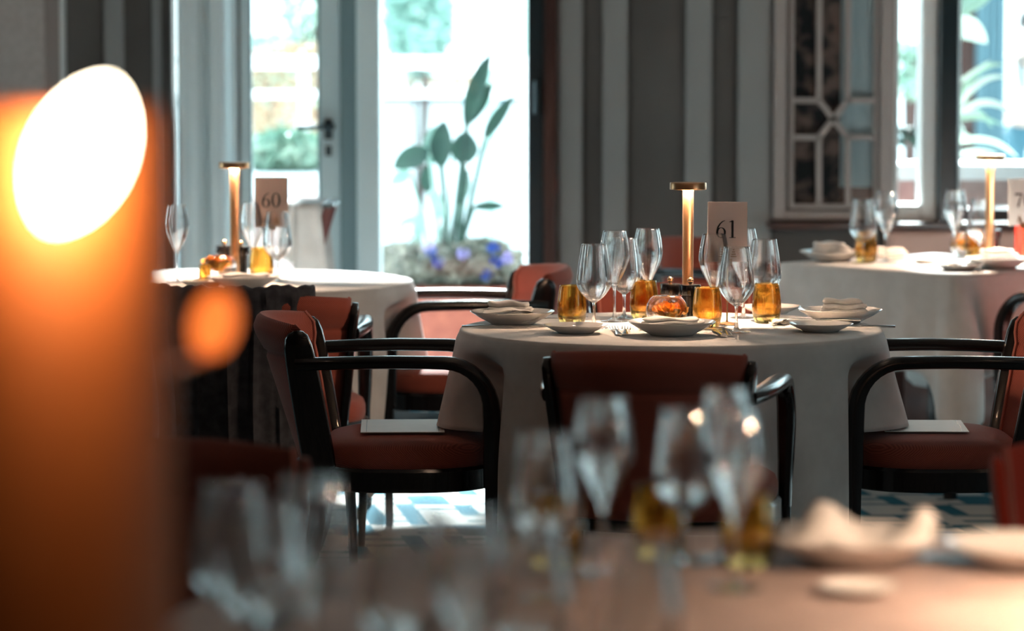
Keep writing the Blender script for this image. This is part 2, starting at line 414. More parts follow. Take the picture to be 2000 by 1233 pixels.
link('glass', MB().box(WX(489), WX(622), yD - .004, yD + .004, .16, DT - .12).mesh('door_glass', M['pane'], False), d1)
hz = WZ(248); hx = WX(640)
m = MB().box(hx - .016, hx + .016, yD - .055, yD - .04, hz - .05, hz + .03)
m.tube([(hx, yD - .05, hz), (hx, yD - .10, hz)], .010)
m.tube([(hx + .03, yD - .10, hz), (hx - .02, yD - .105, hz), (hx - .12, yD - .105, hz - .004)], .0105)
m.box(hx - .012, hx + .012, yD - .052, yD - .04, hz - .115, hz - .075)
link('handle', m.mesh('lever_handle', M['steel_dark']), d1)
struct('trim_%d' % k, MB().box(WX(665), WX(697), WY - .02, WY + .2, 0, DT), M['frame_dark_teal'], bev=.006); k += 1  # slate colour stands for the shaded gap beside the door frame
struct('trim_%d' % k, MB().box(WX(697), WX(743), WY - .06, WY + .2, 0, DT), M['frame_teal'], bev=.012); k += 1
w2 = thing('window_2', 'full height glazing beside the terrace door in a black frame', 'window'); w2['kind'] = 'structure'
m = MB().box(WX(1030), WX(1062), WY - .08, WY + .2, 0, DT)
m.box(WX(743), WX(1030), WY + .05, WY + .15, 0, .10); m.box(WX(743), WX(1030), WY + .05, WY + .15, DT - .1, DT)
bevel(link('window_frame', m.mesh('fixed_frame', M['dark_frame'], False), w2), .006)
link('glass', MB().box(WX(743), WX(1030), WY + .10, WY + .108, .10, DT - .1).mesh('fixed_glass', M['pane'], False), w2)
m = MB().box(WX(1040), WX(1056), WY - .10, WY - .079, WZ(222), WZ(158)); m.tube([(WX(1048), WY - .105, WZ(222)), (WX(1048), WY - .105, WZ(158))], .012)
link('hinge', m.mesh('hinge', M['steel_dark'], False), w2)
struct('trim_%d' % k, MB().box(WX(1062), WX(1087), WY - .10, WY + .2, 0, H), M['dark_wood'], bev=.008); k += 1
# slit window left
w3 = thing('window_3', 'narrow bright slit window beside the grey drape', 'window'); w3['kind'] = 'structure'
link('window_frame', frame_rect(slit0, slit1, .3, DT, WY + .05, WY + .12, .006).mesh('slit_frame', M['frame_white'], False), w3)
link('glass', MB().box(slit0 + .006, slit1 - .006, WY + .08, WY + .086, .306, DT - .006).mesh('slit_glass', M['pane'], False), w3)
# drape left of the door
def drape(x0, x1, z0, z1, y, folds, amp):
    m = MB()
    def f(u, v):
        x = x0 + (x1 - x0) * u
        return (x, y - amp * math.sin(u * folds * 2 * PI + .8) - .3 * amp * math.sin(u * folds * 5 * PI), z0 + (z1 - z0) * v)
    return m.grid(f, 60, 6)
cu = link('curtain', drape(WX(357), WX(466), .02, 2.75, WY - .14, 1.6, .045).mesh('drape', M['curtain'])); solidify(cu, .006)
tag(cu, 'pale grey-teal floor-length drape hanging left of the terrace door', 'curtain')

# ---- window on the right
w1 = thing('window_1', 'large right hand window in white and black frames looking onto plants', 'window'); w1['kind'] = 'structure'
m = MB()
zb = W_SILL
m.box(WX(1742), WX(1752), WY - .06, WY + .12, zb, DT)
m.box(WX(1797), WX(1828), WY - .03, WY + .12, zb, DT)
m.box(WX(1752), WX(1797), WY - .05, WY + .12, zb, zb + .07); m.box(WX(1752), WX(1797), WY, WY + .12, DT - .07, DT)
bevel(link('casement', m.mesh('white_casement', M['frame_white'], False), w1), .010)
w1.children[0]['label'] = 'white painted casement frame'
m = MB().box(WX(1829), WX(1866), WY - .10, WY + .2, zb, DT)
m.box(WX(1866), 4.2, WY, WY + .2, zb, zb + .05); m.box(WX(1866), 4.2, WY, WY + .2, DT - .05, DT); m.box(4.12, 4.2, WY - .1, WY + .2, zb, DT)
bevel(link('mullion', m.mesh('dark_mullion', M['dark_frame'], False), w1), .008)
link('glass', MB().box(WX(1752), WX(1797), WY + .06, WY + .066, zb + .07, DT - .07).box(WX(1866), 4.12, WY + .06, WY + .066, zb + .05, DT - .05).mesh('right_glass', M['pane'], False), w1)
m = MB().box(WX(1866), WX(1874), WY - .03, WY + .06, zb + .05, DT - .05)
link('glazing_bead', m.mesh('bead', M['frame_teal'], False), w1)

def added_side_window(n, x, ya, yb, rz, lab):
    w = thing('window_%d' % n, lab, 'window'); w['kind'] = 'structure'
    m = MB()
    for i in range(4):
        yy = ya + (yb - ya) * i / 3; m.box(x - .04, x + .04, yy - .03, yy + .03, .7, 2.6)
    m.box(x - .04, x + .04, ya, yb, .7, .76); m.box(x - .04, x + .04, ya, yb, 2.54, 2.6)
    link('window_frame', m.mesh('side_frame', M['frame_white'], False), w)
    link('glass', MB().box(x - .003, x + .003, ya, yb, .76, 2.54).mesh('side_glass', M['pane'], False), w)
    d = bpy.data.lights.new('window_portal', 'AREA'); d.shape = 'RECTANGLE'; d.size = yb - ya; d.size_y = 1.9; d.cycles.is_portal = True
    o = bpy.data.objects.new('window_portal', d); C.objects.link(o); o.location = (x + (.06 if rz > 0 else -.06), (ya + yb) / 2, 1.65)
    o.rotation_euler = Vector((1 if rz > 0 else -1, 0, 0)).to_track_quat('-Z', 'Z').to_euler()
added_side_window(4, XL - .1, 11.2, 12.7, 1, 'wide unseen side window added in the left wall for daylight')  # added unseen window, lights the door frames at a grazing angle
added_side_window(5, XR + .1, 4.0, 5.3, -1, 'wide unseen side window added in the right wall for cool daylight')  # added unseen window, placed for the teal daylight on the cloth

# ---- lattice panel; mirror reflection put into its backing colours
lp = thing('lattice_panel', 'putty coloured lattice wall panel with a crossed hexagon fret over a painted mirror reflection', 'wall panel', (0, 0, 0))
yP = WY - .06
z0 = WZ(428)
m = MB()
def prect(m, ax0, ax1, z_0, z_1, y0, y1): m.box(min(ax0, ax1), max(ax0, ax1), y0, y1, z_0, z_1)
for a, b, yy in ((1508, 1533, .0), (1714, 1742, .0)): prect(m, WX(a), WX(b), z0, DT, yP - .03, WY)
prect(m, WX(1533), WX(1714), z0, z0 + .035, yP - .03, WY); prect(m, WX(1533), WX(1714), DT - .04, DT, yP - .03, WY)
for a, b in ((1538, 1548), (1703, 1711)): prect(m, WX(a), WX(b), z0 + .05, DT - .05, yP - .012, WY)
prect(m, WX(1538), WX(1711), z0 + .042, z0 + .062, yP - .012, WY)
bevel(link('panel_frame', m.mesh('panel_frame', M['frame_pink'], False), lp), .006)
m = MB()
def bar(p, q, w=.022, y0=yP - .005, y1=yP + .03):
    a = at(p[0], p[1], y=WY); b = at(q[0], q[1], y=WY)
    if p[1] < 0: a = Vector((a.x, WY, DT - .05))
    d = Vector((b.x - a.x, 0, b.z - a.z)); ln = d.length; d.normalize(); n = Vector((-d.z, 0, d.x)) * (w / 2)
    v = []
    for y in (y0, y1):
        for s, t in ((a, 1), (a, -1), (b, -1), (b, 1)): v.append((s.x + n.x * t, y, s.z + n.z * t))
    m.add(v, [(0, 1, 2, 3), (7, 6, 5, 4), (0, 4, 5, 1), (1, 5, 6, 2), (2, 6, 7, 3), (3, 7, 4, 0)])
for p, q in (((1597, -1), (1597, 196)), ((1653, -1), (1653, 196)), ((1546, 196), (1597, 196)), ((1653, 196), (1705, 196)),
             ((1597, 196), (1653, 268)), ((1653, 196), (1597, 268)), ((1546, 268), (1597, 268)), ((1653, 268), (1705, 268)),
             ((1597, 268), (1597, 400)), ((1653, 268), (1653, 400))): bar(p, q)
link('lattice', m.mesh('lattice', M['frame_pink'], False), lp)
link('dark_reflection', MB().box(WX(1540), WX(1640), WY - .022, WY - .012, z0 + .03, DT).mesh('dark_reflection', M['mirror_dark'], False), lp)
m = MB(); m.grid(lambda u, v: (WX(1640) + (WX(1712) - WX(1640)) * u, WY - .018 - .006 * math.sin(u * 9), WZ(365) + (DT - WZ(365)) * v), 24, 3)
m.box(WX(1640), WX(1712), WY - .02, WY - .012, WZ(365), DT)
link('pale_reflection', m.mesh('pale_reflection', M['pale_blue'], False), lp)
link('brown_reflection', MB().box(WX(1640), WX(1712), WY - .02, WY - .012, z0 + .03, WZ(365)).mesh('brown_reflection', M['dark_wood'], False), lp)  # brown foot of the painted mirror reflection

# ---- banquette under window
bq = thing('banquette', 'peach leather headrest and dark seat of a banquette below the right window', 'bench', (0, 0, 0))
bx0 = WX(1728)
m = MB().box(bx0, 4.2, WY - .14, WY - .002, WZ(520), WZ(447)); bevel(link('backrest', m.mesh('banquette_back', M['peach'], False), bq), .02)
m = MB().box(bx0, 4.2, WY - .60, WY - .14, .34, .46); bevel(link('seat', m.mesh('banquette_seat', M['dark_wood'], False), bq), .03)
m = MB().box(bx0 + .02, 4.18, WY - .56, WY - .01, 0, .34).box(bx0, 4.2, WY - .10, WY - .002, .46, WZ(520)); link('base', m.mesh('banquette_base', M['dark_wood'], False), bq)

portal((WX(743) + WX(1030)) / 2, DT / 2, WX(1030) - WX(743), DT, WY - .12)
portal((WX(489) + WX(622)) / 2, DT / 2, WX(622) - WX(489), DT, WY - .12)
portal((WX(1750) + 4.2) / 2, (zb + DT) / 2, 4.2 - WX(1750), DT - zb, WY - .12)

# ---- added ceiling fill lights, unseen above the frame, to supply room light
m = MB().lathe([(.0, -.001), (.075, -.001), (.075, -.012), (.03, -.013), (.024, -.008), (0, -.008)], 32)
dl_ring = m.mesh('fill_downlight_trim', M['frame_white'])
dl_lens = MB().lathe([(0.0, -.0165), (.012, -.0160), (.021, -.0145), (.022, -.012), (0, -.012)], 32).mesh('fill_downlight_lens', M['fill_down_light'])
for xx in (-1.9, 0.25, 2.4):
    for yy in (2.6, 5.9, 8.2, 10.6):
        if yy < 3 and xx < 2: continue
        inst([('trim_ring', dl_ring), ('lens', dl_lens)], 'fill_downlight', 'added round warm fill light set unseen in the ceiling', 'fill light', (xx, yy, H - .001), 0, 'added ceiling fill lights')

# ------------------------------------------------------------------ chair
def back_y(z):       # rear line of the post at height z
    return -0.205 - max(0, z - .40) * 0.17
def build_chair(fab, arms=True):
    parts = []
    # seat cushion, D-shaped plan
    def plan(a, grow=0.0):
        ca, sa = math.cos(a), math.sin(a)
        n = 3.2 if sa < 0 else 2.5
        hx, hy = .262 + grow, (.235 if sa > 0 else .215) + grow
        e = (abs(ca) ** n + abs(sa) ** n) ** (-1 / n)
        return hx * ca * e, hy * sa * e
    NA = 56
    def ring(s, z, grow=0.0):
        return [(plan(2 * PI * k / NA, grow)[0] * s, plan(2 * PI * k / NA, grow)[1] * s + .01, z) for k in range(NA)]
    m = MB().rings([ring(.94, .405), ring(.985, .41), ring(1.0, .425), ring(1.0, .445), ring(.975, .462), ring(.92, .472), ring(.75, .482), ring(.5, .488), ring(.2, .490), ring(.02, .490)])
    parts.append(('seat', m.mesh('chair_seat', fab, angle=60), []))
    m = MB().rings([ring(1, .352, .004), ring(1, .356, .008), ring(1, .404, .008), ring(1, .412, .0)])
    parts.append(('seat_frame', m.mesh('chair_rail', M['black_wood'])))
    # curved upholstered back
    def halfw(z): return .190 + (z - .40) * .10
    def shell(u, v, side):
        s = 2 * u - 1
        z = .385 + (.775 - .385) * v
        hw = halfw(z)
        crest = .016 * (1 - s * s) * max(0, (v - .7) / .3)
        roll = .013 * math.exp(-((v - .90) / .085) ** 2) - .009 * math.exp(-((v - .775) / .014) ** 2)
        bulge = .105 * (1 - s * s) * (0.45 + .55 * v)
        y = back_y(z) - bulge + .006
        th = .030 * (1 - .25 * abs(s) ** 4)
        if v > .93: 
            q = (v - .93) / .07; th *= math.sqrt(max(0, 1 - q * q)) * .98 + .02; roll *= (1 - q)
        if v < .05: th *= .4 + .6 * (v / .05)
        yy = y + (th / 2 + roll * .6) if side > 0 else y - (th / 2 + roll)
        return (hw * s, yy, z + crest)
    nu, nv = 26, 60
    m = MB(); rg = []
    for j in range(nv):
        v = j / (nv - 1)
        rg.append([shell(i / (nu - 1), v, 1) for i in range(nu)] + [shell(i / (nu - 1), v, -1) for i in range(nu - 1, -1, -1)])
    m.rings(rg)
    back = m.mesh('chair_back', M['rust_back'] if arms else fab, angle=70)
    subs = []
    for sd in (1, -1):
        path = [shell(0.985 if sd > 0 else .015, v / 14, 1) for v in range(15)]
        subs.append(('piping', MB().tube([(p[0], p[1] + .003, p[2]) for p in path], .0045, 6).mesh('piping', M['rust_smooth'])))
    parts.append(('backrest', back, subs))
    # posts + rear legs
    for sx in (1, -1):
        path = []; hh = []; ww = []
        for z, h in ((.352, .040), (.40, .042), (.50, .042), (.60, .041), (.68, .039), (.72, .036), (.745, .030), (.757, .019), (.762, .004)):
            path.append((sx * (halfw(z) + .012), back_y(z) + .004, z)); hh.append(h); ww.append(.013 if z < .75 else .009)
        parts.append(('back_post', MB().sweep(path, ww, hh, n=14, p=3.5).mesh('chair_post', M['black_wood'] if arms else fab)))
    for sx in (1, -1):
        path = [(sx * .212, -.205, .39), (sx * .215, -.205, .30), (sx * .222, -.222, .20), (sx * .228, -.255, .10), (sx * .232, -.295, 0.0)]
        parts.append(('leg', MB().sweep(path, [.018, .018, .016, .014, .012], [.026, .024, .020, .017, .014], n=12).mesh('chair_rear_leg', M['black_wood'])))
        if arms:
            path = [(sx * .254, .236, .40), (sx * .253, .236, .30), (sx * .250, .236, .15), (sx * .246, .235, 0)]
        else:
            path = [(sx * .225, .19, .39), (sx * .225, .19, .30), (sx * .222, .19, .15), (sx * .22, .19, 0)]
        parts.append(('leg', MB().sweep(path, [.017, .017, .014, .011], [.020, .019, .015, .012], n=12).mesh('chair_front_leg', M['black_wood'])))
    if arms:
        for sx in (1, -1):
            path = [(sx * .236, -.262, .676), (sx * .247, -.20, .679), (sx * .256, -.12, .682), (sx * .260, -.02, .684), (sx * .260, .07, .683)]
            for q in range(0, 9):
                a = q / 8 * PI / 2
                path.append((sx * (.260 - .002 * q / 8), .115 + .118 * math.sin(a), .560 + .122 * math.cos(a)))
            path += [(sx * .257, .236, .48), (sx * .255, .236, .42), (sx * .254, .236, .365)]
            w = [.014, .020, .024, .025, .024] + [.023] * 9 + [.020, .018, .018]
            h = [.0165] * 5 + [.017, .0175, .018, .0185, .019, .020, .021, .022, .023] + [.024, .024, .023]
            parts.append(('armrest', MB().sweep(path, w, h, n=14, p=3.2).mesh('chair_arm', M['black_wood'])))
    return parts
CHAIR = build_chair(M['rust'])
CHAIR_PLAIN = build_chair(M['near_rust'], arms=False)
CHAIR_SHADED = build_chair(M['shaded_rust'], arms=False)
def chair(x, y, fx, fy, label, group=None, spec=None, name='armchair'):
    return inst(spec or CHAIR, name, label, 'chair', (x, y, 0), math.atan2(-fx, fy), group)
chair(-.285, 8.70, 1, 0.0, 'rust armchair left of the round centre table with a cream menu on its seat')
chair(1.10, 8.70, -1, 0.0, 'rust armchair right of the round centre table with a white menu on its seat')
chair(.366, 7.93, .20, .98, 'rust upholstered armchair seen from behind in front of the round centre table')
chair(.47, 9.46, 0, -1, 'armchair on the far side of the round centre table mostly hidden by glasses')
chair(-.19, 10.60, -.985, -.17, 'rust armchair right of the round terrace-door table with lit black arms')
chair(-.685, 9.66, -.03, 1, 'rust armchair with a dark jacket over its back at the round terrace-door table')
chair(.84, 12.0, .75, -.66, 'dark rust armchair behind the brass lamp of the round centre table')
chair(1.93, 10.83, -.66, .75, 'black-armed chair at the near side of the square window table')
chair(1.07, 5.56, -.05, -1, 'blurred bright red chair behind the near table at the lower right corner', spec=CHAIR_PLAIN, name='dining_chair')
chair(-.53, 5.50, .25, -1, 'blurred red chair with painted shade at the lower left beside the glowing column lamp', spec=CHAIR_SHADED, name='dining_chair')

# ------------------------------------------------------------------ tables and cloths
def round_table(cx, cy_, r, label, tz=.742):
    t = thing('round_table', label, 'table', (cx, cy_, 0))
    link('tabletop', MB().lathe([(0, tz - .03), (r - .01, tz - .03), (r, tz - .024), (r, tz - .004), (r - .004, tz), (0, tz)], 64).mesh('tabletop', M['dark_wood']), t)
    link('pedestal', MB().lathe([(.055, .03), (.045, .08), (.04, .4), (.05, tz - .031)], 28).mesh('pedestal', M['black_wood']), t)
    link('base', MB().lathe([(.22, 0), (.24, .008), (.22, .02), (.06, .035), (0, .035)], 40).mesh('table_base', M['black_wood']), t)
    return t
def angd(a, b): return abs((a - b + PI) % (2 * PI) - PI)
def smooth(x): x = max(0, min(1, x)); return x * x * (3 - 2 * x)
def round_cloth(cx, cy_, r, hem, fold, label, seed=0, name='tablecloth', z=.7485, mat='cloth', tucks=()):
    rnd = random.Random(seed)
    ph = [rnd.uniform(0, 6.28) for _ in range(4)]
    NA = 240
    def dent(a): return sum(-dp * math.exp(-(angd(a, R(c_)) / R(w_)) ** 2) for c_, w_, dp in tucks)
    def pt(a, q):           # q: 0 centre..1 rim..2 hem
        if q <= 1: return (r * q * math.cos(a), r * q * math.sin(a), z)
        t = q - 1; hz, fl = hem(a)
        zz = z - (z - hz) * t
        drop = z - zz
        f = fold * smooth(drop / .35)
        wob = math.sin(8 * a + ph[0] + .6 * math.sin(3 * a + ph[1])) * .75 + .4 * math.sin(13 * a + ph[2])
        rr = r + .006 * smooth(drop / .03) + fl * t + f * wob * (1 + min(0, dent(a)) * 8) + dent(a) * smooth((drop - .040) / .05)
        return (rr * math.cos(a), rr * math.sin(a), zz)
    qs = [.02, .3, .6, .85, .96, .985]
    rg = [[pt(2 * PI * k / NA, q) for k in range(NA)] for q in qs]
    rg.append([(r * 1.0 * math.cos(2 * PI * k / NA), r * math.sin(2 * PI * k / NA), z - .0015) for k in range(NA)])
    for j in range(1, 27):
        t = (j / 26) ** 1.3
        rg.append([pt(2 * PI * k / NA, 1 + t) for k in range(NA)])
    m = MB().rings(rg, cap=False); m.f.append(tuple(range(NA - 1, -1, -1)))
    o = link(name, m.mesh(name, M[mat], angle=80), None, (cx, cy_, 0)); solidify(o, .0016, 0)
    tag(o, label, 'tablecloth')
    return o
# the round centre table
T61 = (.412, 8.70); R61 = .546
round_table(*T61, .53, 'round centre table under a long white cloth')
def hem61(a):
    lf, rt, bk = angd(a, PI), angd(a, 0), angd(a, PI / 2)
    s = 1 - smooth((min(lf, rt) - R(26)) / R(7))          # short lobes over the side chairs
    s = max(s, 1 - smooth((bk - R(50)) / R(12)))
    return (.115 * (1 - s) + (.50) * s, (.010) * (1 - s) + .045 * s)
round_cloth(*T61, R61, hem61, .024, 'long white cloth draped to the floor over the round centre table', 3, tucks=((207, 8, .085), (333, 8, .085), (153, 8, .08), (27, 8, .08)))
# the round terrace-door table
T60 = (-.895, 10.50); R60 = .585
round_table(*T60, .565, 'round table under a white cloth near the terrace door')
def hem60(a):
    s = 1 - smooth((angd(a, 0) - R(30)) / R(10)); s2 = 1 - smooth((angd(a, R(-75)) - R(25)) / R(8))
    s = max(s, s2)
    return (.12 * (1 - s) + .50 * s, .02)
round_cloth(*T60, R60, hem60, .022, 'white cloth draped over the round terrace-door table', 8, tucks=((-20, 8, .085), (36, 8, .085)))
# near table
TN = (.42, 4.16); RN = .86
round_table(*TN, .84, 'large round near table, blurred along the bottom')
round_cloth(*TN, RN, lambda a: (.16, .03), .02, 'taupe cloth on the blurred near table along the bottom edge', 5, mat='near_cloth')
# square window table
c70 = at(1866, 535, z=.75); ax1 = Vector((-.66, .75, 0)).normalized(); ax2 = Vector((.75, .66, 0)).normalized()
S70 = .80; ctr = Vector((c70.x, c70.y, 0)) + (ax1 + ax2) * S70 / 2
t = thing('square_table', 'square window table under a white cloth at the right', 'table', (ctr.x, ctr.y, 0), math.atan2(ax2.y, ax2.x))
hs = S70 / 2 - .012
bevel(link('tabletop', MB().box(-hs, hs, -hs, hs, .712, .742).mesh('square_top', M['dark_wood'], False), t), .004)
for sx in (-1, 1):
    for sy in (-1, 1):
        link('leg', MB().sweep([(sx * (hs - .09), sy * (hs - .09), .711), (sx * (hs - .09), sy * (hs - .09), 0)], [.03, .02], [.03, .02], p=5).mesh('square_leg', M['black_wood']), t)
def square_cloth():
    m = MB(); NA = 288; h = S70 / 2; rc = .02
    def base(u):            # perimeter param, returns point & outward normal & corner-ness
        a = 2 * PI * u; ca, sa = math.cos(a), math.sin(a); n = 26
        e = (abs(ca) ** n + abs(sa) ** n) ** (-1 / n)
        x, y = h * ca * e, h * sa * e
        nx, ny = abs(ca * e) ** (n - 1) * (1 if ca > 0 else -1), abs(sa * e) ** (n - 1) * (1 if sa > 0 else -1)
        l = math.hypot(nx, ny) or 1
        corner = math.exp(-((min(angd(a, R(c)) for c in (45, 135, 225, 315))) / R(5)) ** 2)
        return x, y, nx / l, ny / l, corner, a
    z = .7485
    rg = []
    for q in (.03, .4, .8, .97): rg.append([(base(k / NA)[0] * q, base(k / NA)[1] * q, z) for k in range(NA)])
    rg.append([(base(k / NA)[0], base(k / NA)[1], z - .0015) for k in range(NA)])
    for j in range(1, 23):
        tt = (j / 22) ** 1.2; row = []
        for k in range(NA):
            x, y, nx, ny, c, a = base(k / NA)
            hem = .415 - .165 * c + .010 * math.sin(9 * a)
            zz = z - (z - hem) * tt; dr = z - zz
            out = .006 + .012 * tt + .085 * c * smooth(dr / .3)
            out += .014 * smooth(dr / .3) * math.sin(14 * a + 1) * (1 - c) + .026 * smooth(dr / .3) * math.sin((a - R(45)) * 30) * math.exp(-((min(angd(a, R(cc)) for cc in (45, 135, 225, 315))) / R(10)) ** 2)
            row.append((x + nx * out, y + ny * out, zz))
        rg.append(row)
    m.rings(rg, cap=False); m.f.append(tuple(range(NA - 1, -1, -1)))
    return m.mesh('square_cloth', M['cloth'], angle=80)
o = link('tablecloth', square_cloth(), None, (ctr.x, ctr.y, 0), math.atan2(ax2.y, ax2.x)); solidify(o, .0016, 0)
tag(o, 'white cloth with a pointed corner drape over the square window table', 'tablecloth')

# ------------------------------------------------------------------ tableware prototypes
TZ = .7502
def offset_profile(outer, t, zb):
    inner = [(max(0.0, r - t), max(z, zb)) for r, z in reversed(outer)]
    return inner
def wine(kind):
    if kind == 'white':
        bowl = [(.0052, .066), (.012, .071), (.024, .080), (.036, .094), (.0440, .108), (.0458, .120), (.0444, .140), (.0405, .170), (.0358, .198), (.0325, .217)]
        zj = .068
    else:
        bowl = [(.0050, .088), (.009, .098), (.017, .113), (.027, .133), (.0350, .152), (.0395, .170), (.0400, .184), (.0375, .205), (.0335, .225), (.0300, .240)]
        zj = .090
    # finer interpolation
    pr = []
    for i in range(len(bowl) - 1):
        p0 = bowl[max(i - 1, 0)]; p1 = bowl[i]; p2 = bowl[i + 1]; p3 = bowl[min(i + 2, len(bowl) - 1)]
        for s in range(4):
            u = s / 4
            pr.append(tuple(.5 * (2 * p1[c] + (p2[c] - p0[c]) * u + (2 * p0[c] - 5 * p1[c] + 4 * p2[c] - p3[c]) * u * u + (3 * p1[c] - p0[c] - 3 * p2[c] + p3[c]) * u ** 3) for c in (0, 1)))
    pr.append(bowl[-1])
    rt, zt = pr[-1]
    inner = [(max(r - .0011, 0.0), z) for r, z in reversed(pr) if z > zj + .010]
    prof = pr + [(rt - .0005, zt + .0006)] + inner + [(0.0, zj + .009)]
    bm_ = MB().lathe(prof, 44)
    stem = [(0, 0), (.0360, 0), (.0370, .0008), (.0362, .0018), (.020, .0032), (.009, .0065), (.0052, .014), (.0040, .030), (.0037, zj - .025), (.0042, zj - .010), (.0053, zj), (.0085, zj + .0055), (0, zj + .0085)]
    return [('bowl', bm_.mesh('glass_bowl', M['glass'], angle=80)), ('stem', MB().lathe(stem, 32).mesh('glass_stem', M['stem_glass'], angle=50))]
WHITE, TULIP = wine('white'), wine('tulip')
def tumbler():
    outer = [(.0270, 0), (.0310, .0015), (.0345, .010), (.0378, .026), (.0388, .040), (.0380, .058), (.0358, .080), (.0330, .098), (.0322, .103)]
    inner = [(.0310, .1035), (.0315, .098), (.0343, .080), (.0364, .058), (.0371, .040), (.0355, .026), (.028, .0175), (.012, .0150), (0, .0148)]
    return MB().lathe([(0, 0.001)] + outer + inner, 44).mesh('tumbler', M['amber'], angle=60)
TUMBLER = tumbler()
def lamp_spec(led='lamp_light'):
    base = MB().lathe([(0, 0), (.052, 0), (.054, .002), (.054, .010), (.051, .013), (.018, .014), (0, .014)], 44).mesh('lamp_base', M['brass'])
    stem = MB().lathe([(.0145, .013), (.0145, .352)], 36).mesh('lamp_stem', M['brass'])
    head = MB().lathe([(.014, .352), (.043, .352), (.043, .349), (.0475, .349), (.0485, .350), (.0485, .366), (.0475, .3675), (0, .3675)], 48).mesh('lamp_head', M['brass'])
    dif = MB().lathe([(.0165, .3505), (.0165, .3495), (.041, .3495), (.041, .3505)], 40, close=True).mesh('lamp_diffuser', M[led])
    return [('base', base), ('stem', stem), ('lamp_head', head, [('diffuser', dif)])]
LAMP = lamp_spec()
def grinder():
    body = MB().lathe([(0, 0), (.0225, 0), (.0230, .002), (.0220, .030), (.0220, .060), (.0225, .072)], 32).mesh('grinder_body', M['grinder'])
    cap = MB().lathe([(.0225, .0725), (.0262, .074), (.0270, .078), (.0278, .098), (.0265, .1015), (.006, .1025), (0, .1025)], 32).mesh('grinder_cap', M['grinder'])
    knob = MB().lathe([(0, .1020), (.004, .1022), (.0045, .105)] + [(.0085 * math.sin(a), .112 - .0085 * math.cos(a)) for a in [x / 10 * PI for x in range(2, 10)]] + [(0, .1205)], 20).mesh('grinder_knob', M['brass_ball'])
    return [('body', body), ('cap', cap, [('knob', knob)])]
GRINDER = grinder()
def fishbowl():
    out = [(0, 0), (.024, 0)] + [(.054 * math.sin(a), .046 - .050 * math.cos(a)) for a in [R(x) for x in range(30, 141, 10)]] 
    pr = out + [(r - .0012, z) for r, z in reversed(out[2:])] + [(.022, .004), (0, .004)]
    return MB().lathe(pr, 44).mesh('flower_bowl', M['bowl_glass'], angle=70)
FISHBOWL = fishbowl()
def rose():
    rnd = random.Random(4); m = MB()
    layers = [(.006, 3, .016, 1.2), (.011, 5, .020, 1.0), (.017, 7, .022, .75), (.023, 9, .022, .5), (.028, 11, .020, .25)]
    for rr, n, hh, up in layers:
        for k in range(n):
            a0 = 2 * PI * k / n + rnd.uniform(-.2, .2); w = 2.2 * PI / n
            rj = rr * rnd.uniform(.9, 1.1); hj = hh * rnd.uniform(.85, 1.15)
            def f(u, v, a0=a0, w=w, rj=rj, hj=hj, up=up):
                s = 2 * u - 1; a = a0 + s * w / 2
                prof = math.sin(min(1, v * 1.15) * PI / 2)
                r_ = rj * (.35 + .75 * prof) + .003 * v * v * (1.3 - up) * 3 + .0015 * math.sin(9 * a + 3 * v)
                z_ = .004 + hj * (1.0 + .35 * up) * v * (1 - .22 * s * s) + .0012 * math.sin(14 * a)
                return (r_ * math.cos(a), r_ * math.sin(a), z_)
            m.grid(f, 9, 7)
    m.lathe([(0, 0), (.016, .002), (.020, .008), (.012, .016), (0, .020)], 20)
    return m.mesh('rose_petals', M['flower'], angle=80)
ROSE = rose()
def plate(r, h, foot):
    pr = [(0, .004), (foot * .6, .004), (foot * .6, 0), (foot * .66, 0), (foot * .72, .004), (r * .8, h * .55), (r * .985, h * .95), (r, h), (r * .985, h + .0012), (r * .8, h * .55 + .004), (foot * .75, .008), (0, .008)]
    return MB().lathe(pr, 64).mesh('plate', M['china'], angle=50)
DINNER = plate(.112, .034, .085); SIDE = plate(.083, .020, .07)
def napkin(w, d, h, seed):
    """a loosely folded linen napkin: stacked rounded lobes"""
    rnd = random.Random(seed); m = MB()
    def slab(cx, cyy, z0, w_, d_, h_, tilt, wav, rot=0.0):
        rg = []
        n = 22
        for i in range(n + 1):
            u = i / n; s = 2 * u - 1
            sc_ = (1 - abs(s) ** 8) ** .25 if abs(s) < 1 else 0.02
            ring = []
            for k in range(18):
                a = 2 * PI * k / 18; ca, sa = math.cos(a), math.sin(a)
                e = (abs(ca) ** 3 + abs(sa) ** 3) ** (-1 / 3)
                yy = d_ / 2 * ca * e * max(sc_, .05); zz = h_ / 2 * sa * e * max(sc_, .12)
                x = s * w_ / 2
                z = z0 + h_ / 2 + zz + tilt * s + wav * math.sin(5 * s + seed + 2 * yy / max(d_, .01))
                xr, yr = x * math.cos(rot) - yy * math.sin(rot), x * math.sin(rot) + yy * math.cos(rot)
                ring.append((cx + xr, cyy + yr, z))
            rg.append(ring)
        m.rings(rg)
    slab(0, 0, 0, w, d, h * .38, .0, .0015)
    slab(.002, -.004, h * .33, w * .96, d * .92, h * .36, .001, .002, .06)
    slab(-w * .02, .006, h * .62, w * .86, d * .8, h * .42, -.001, .0025, -.08)
    return m.mesh('folded_napkin', M['napkin'], angle=70)
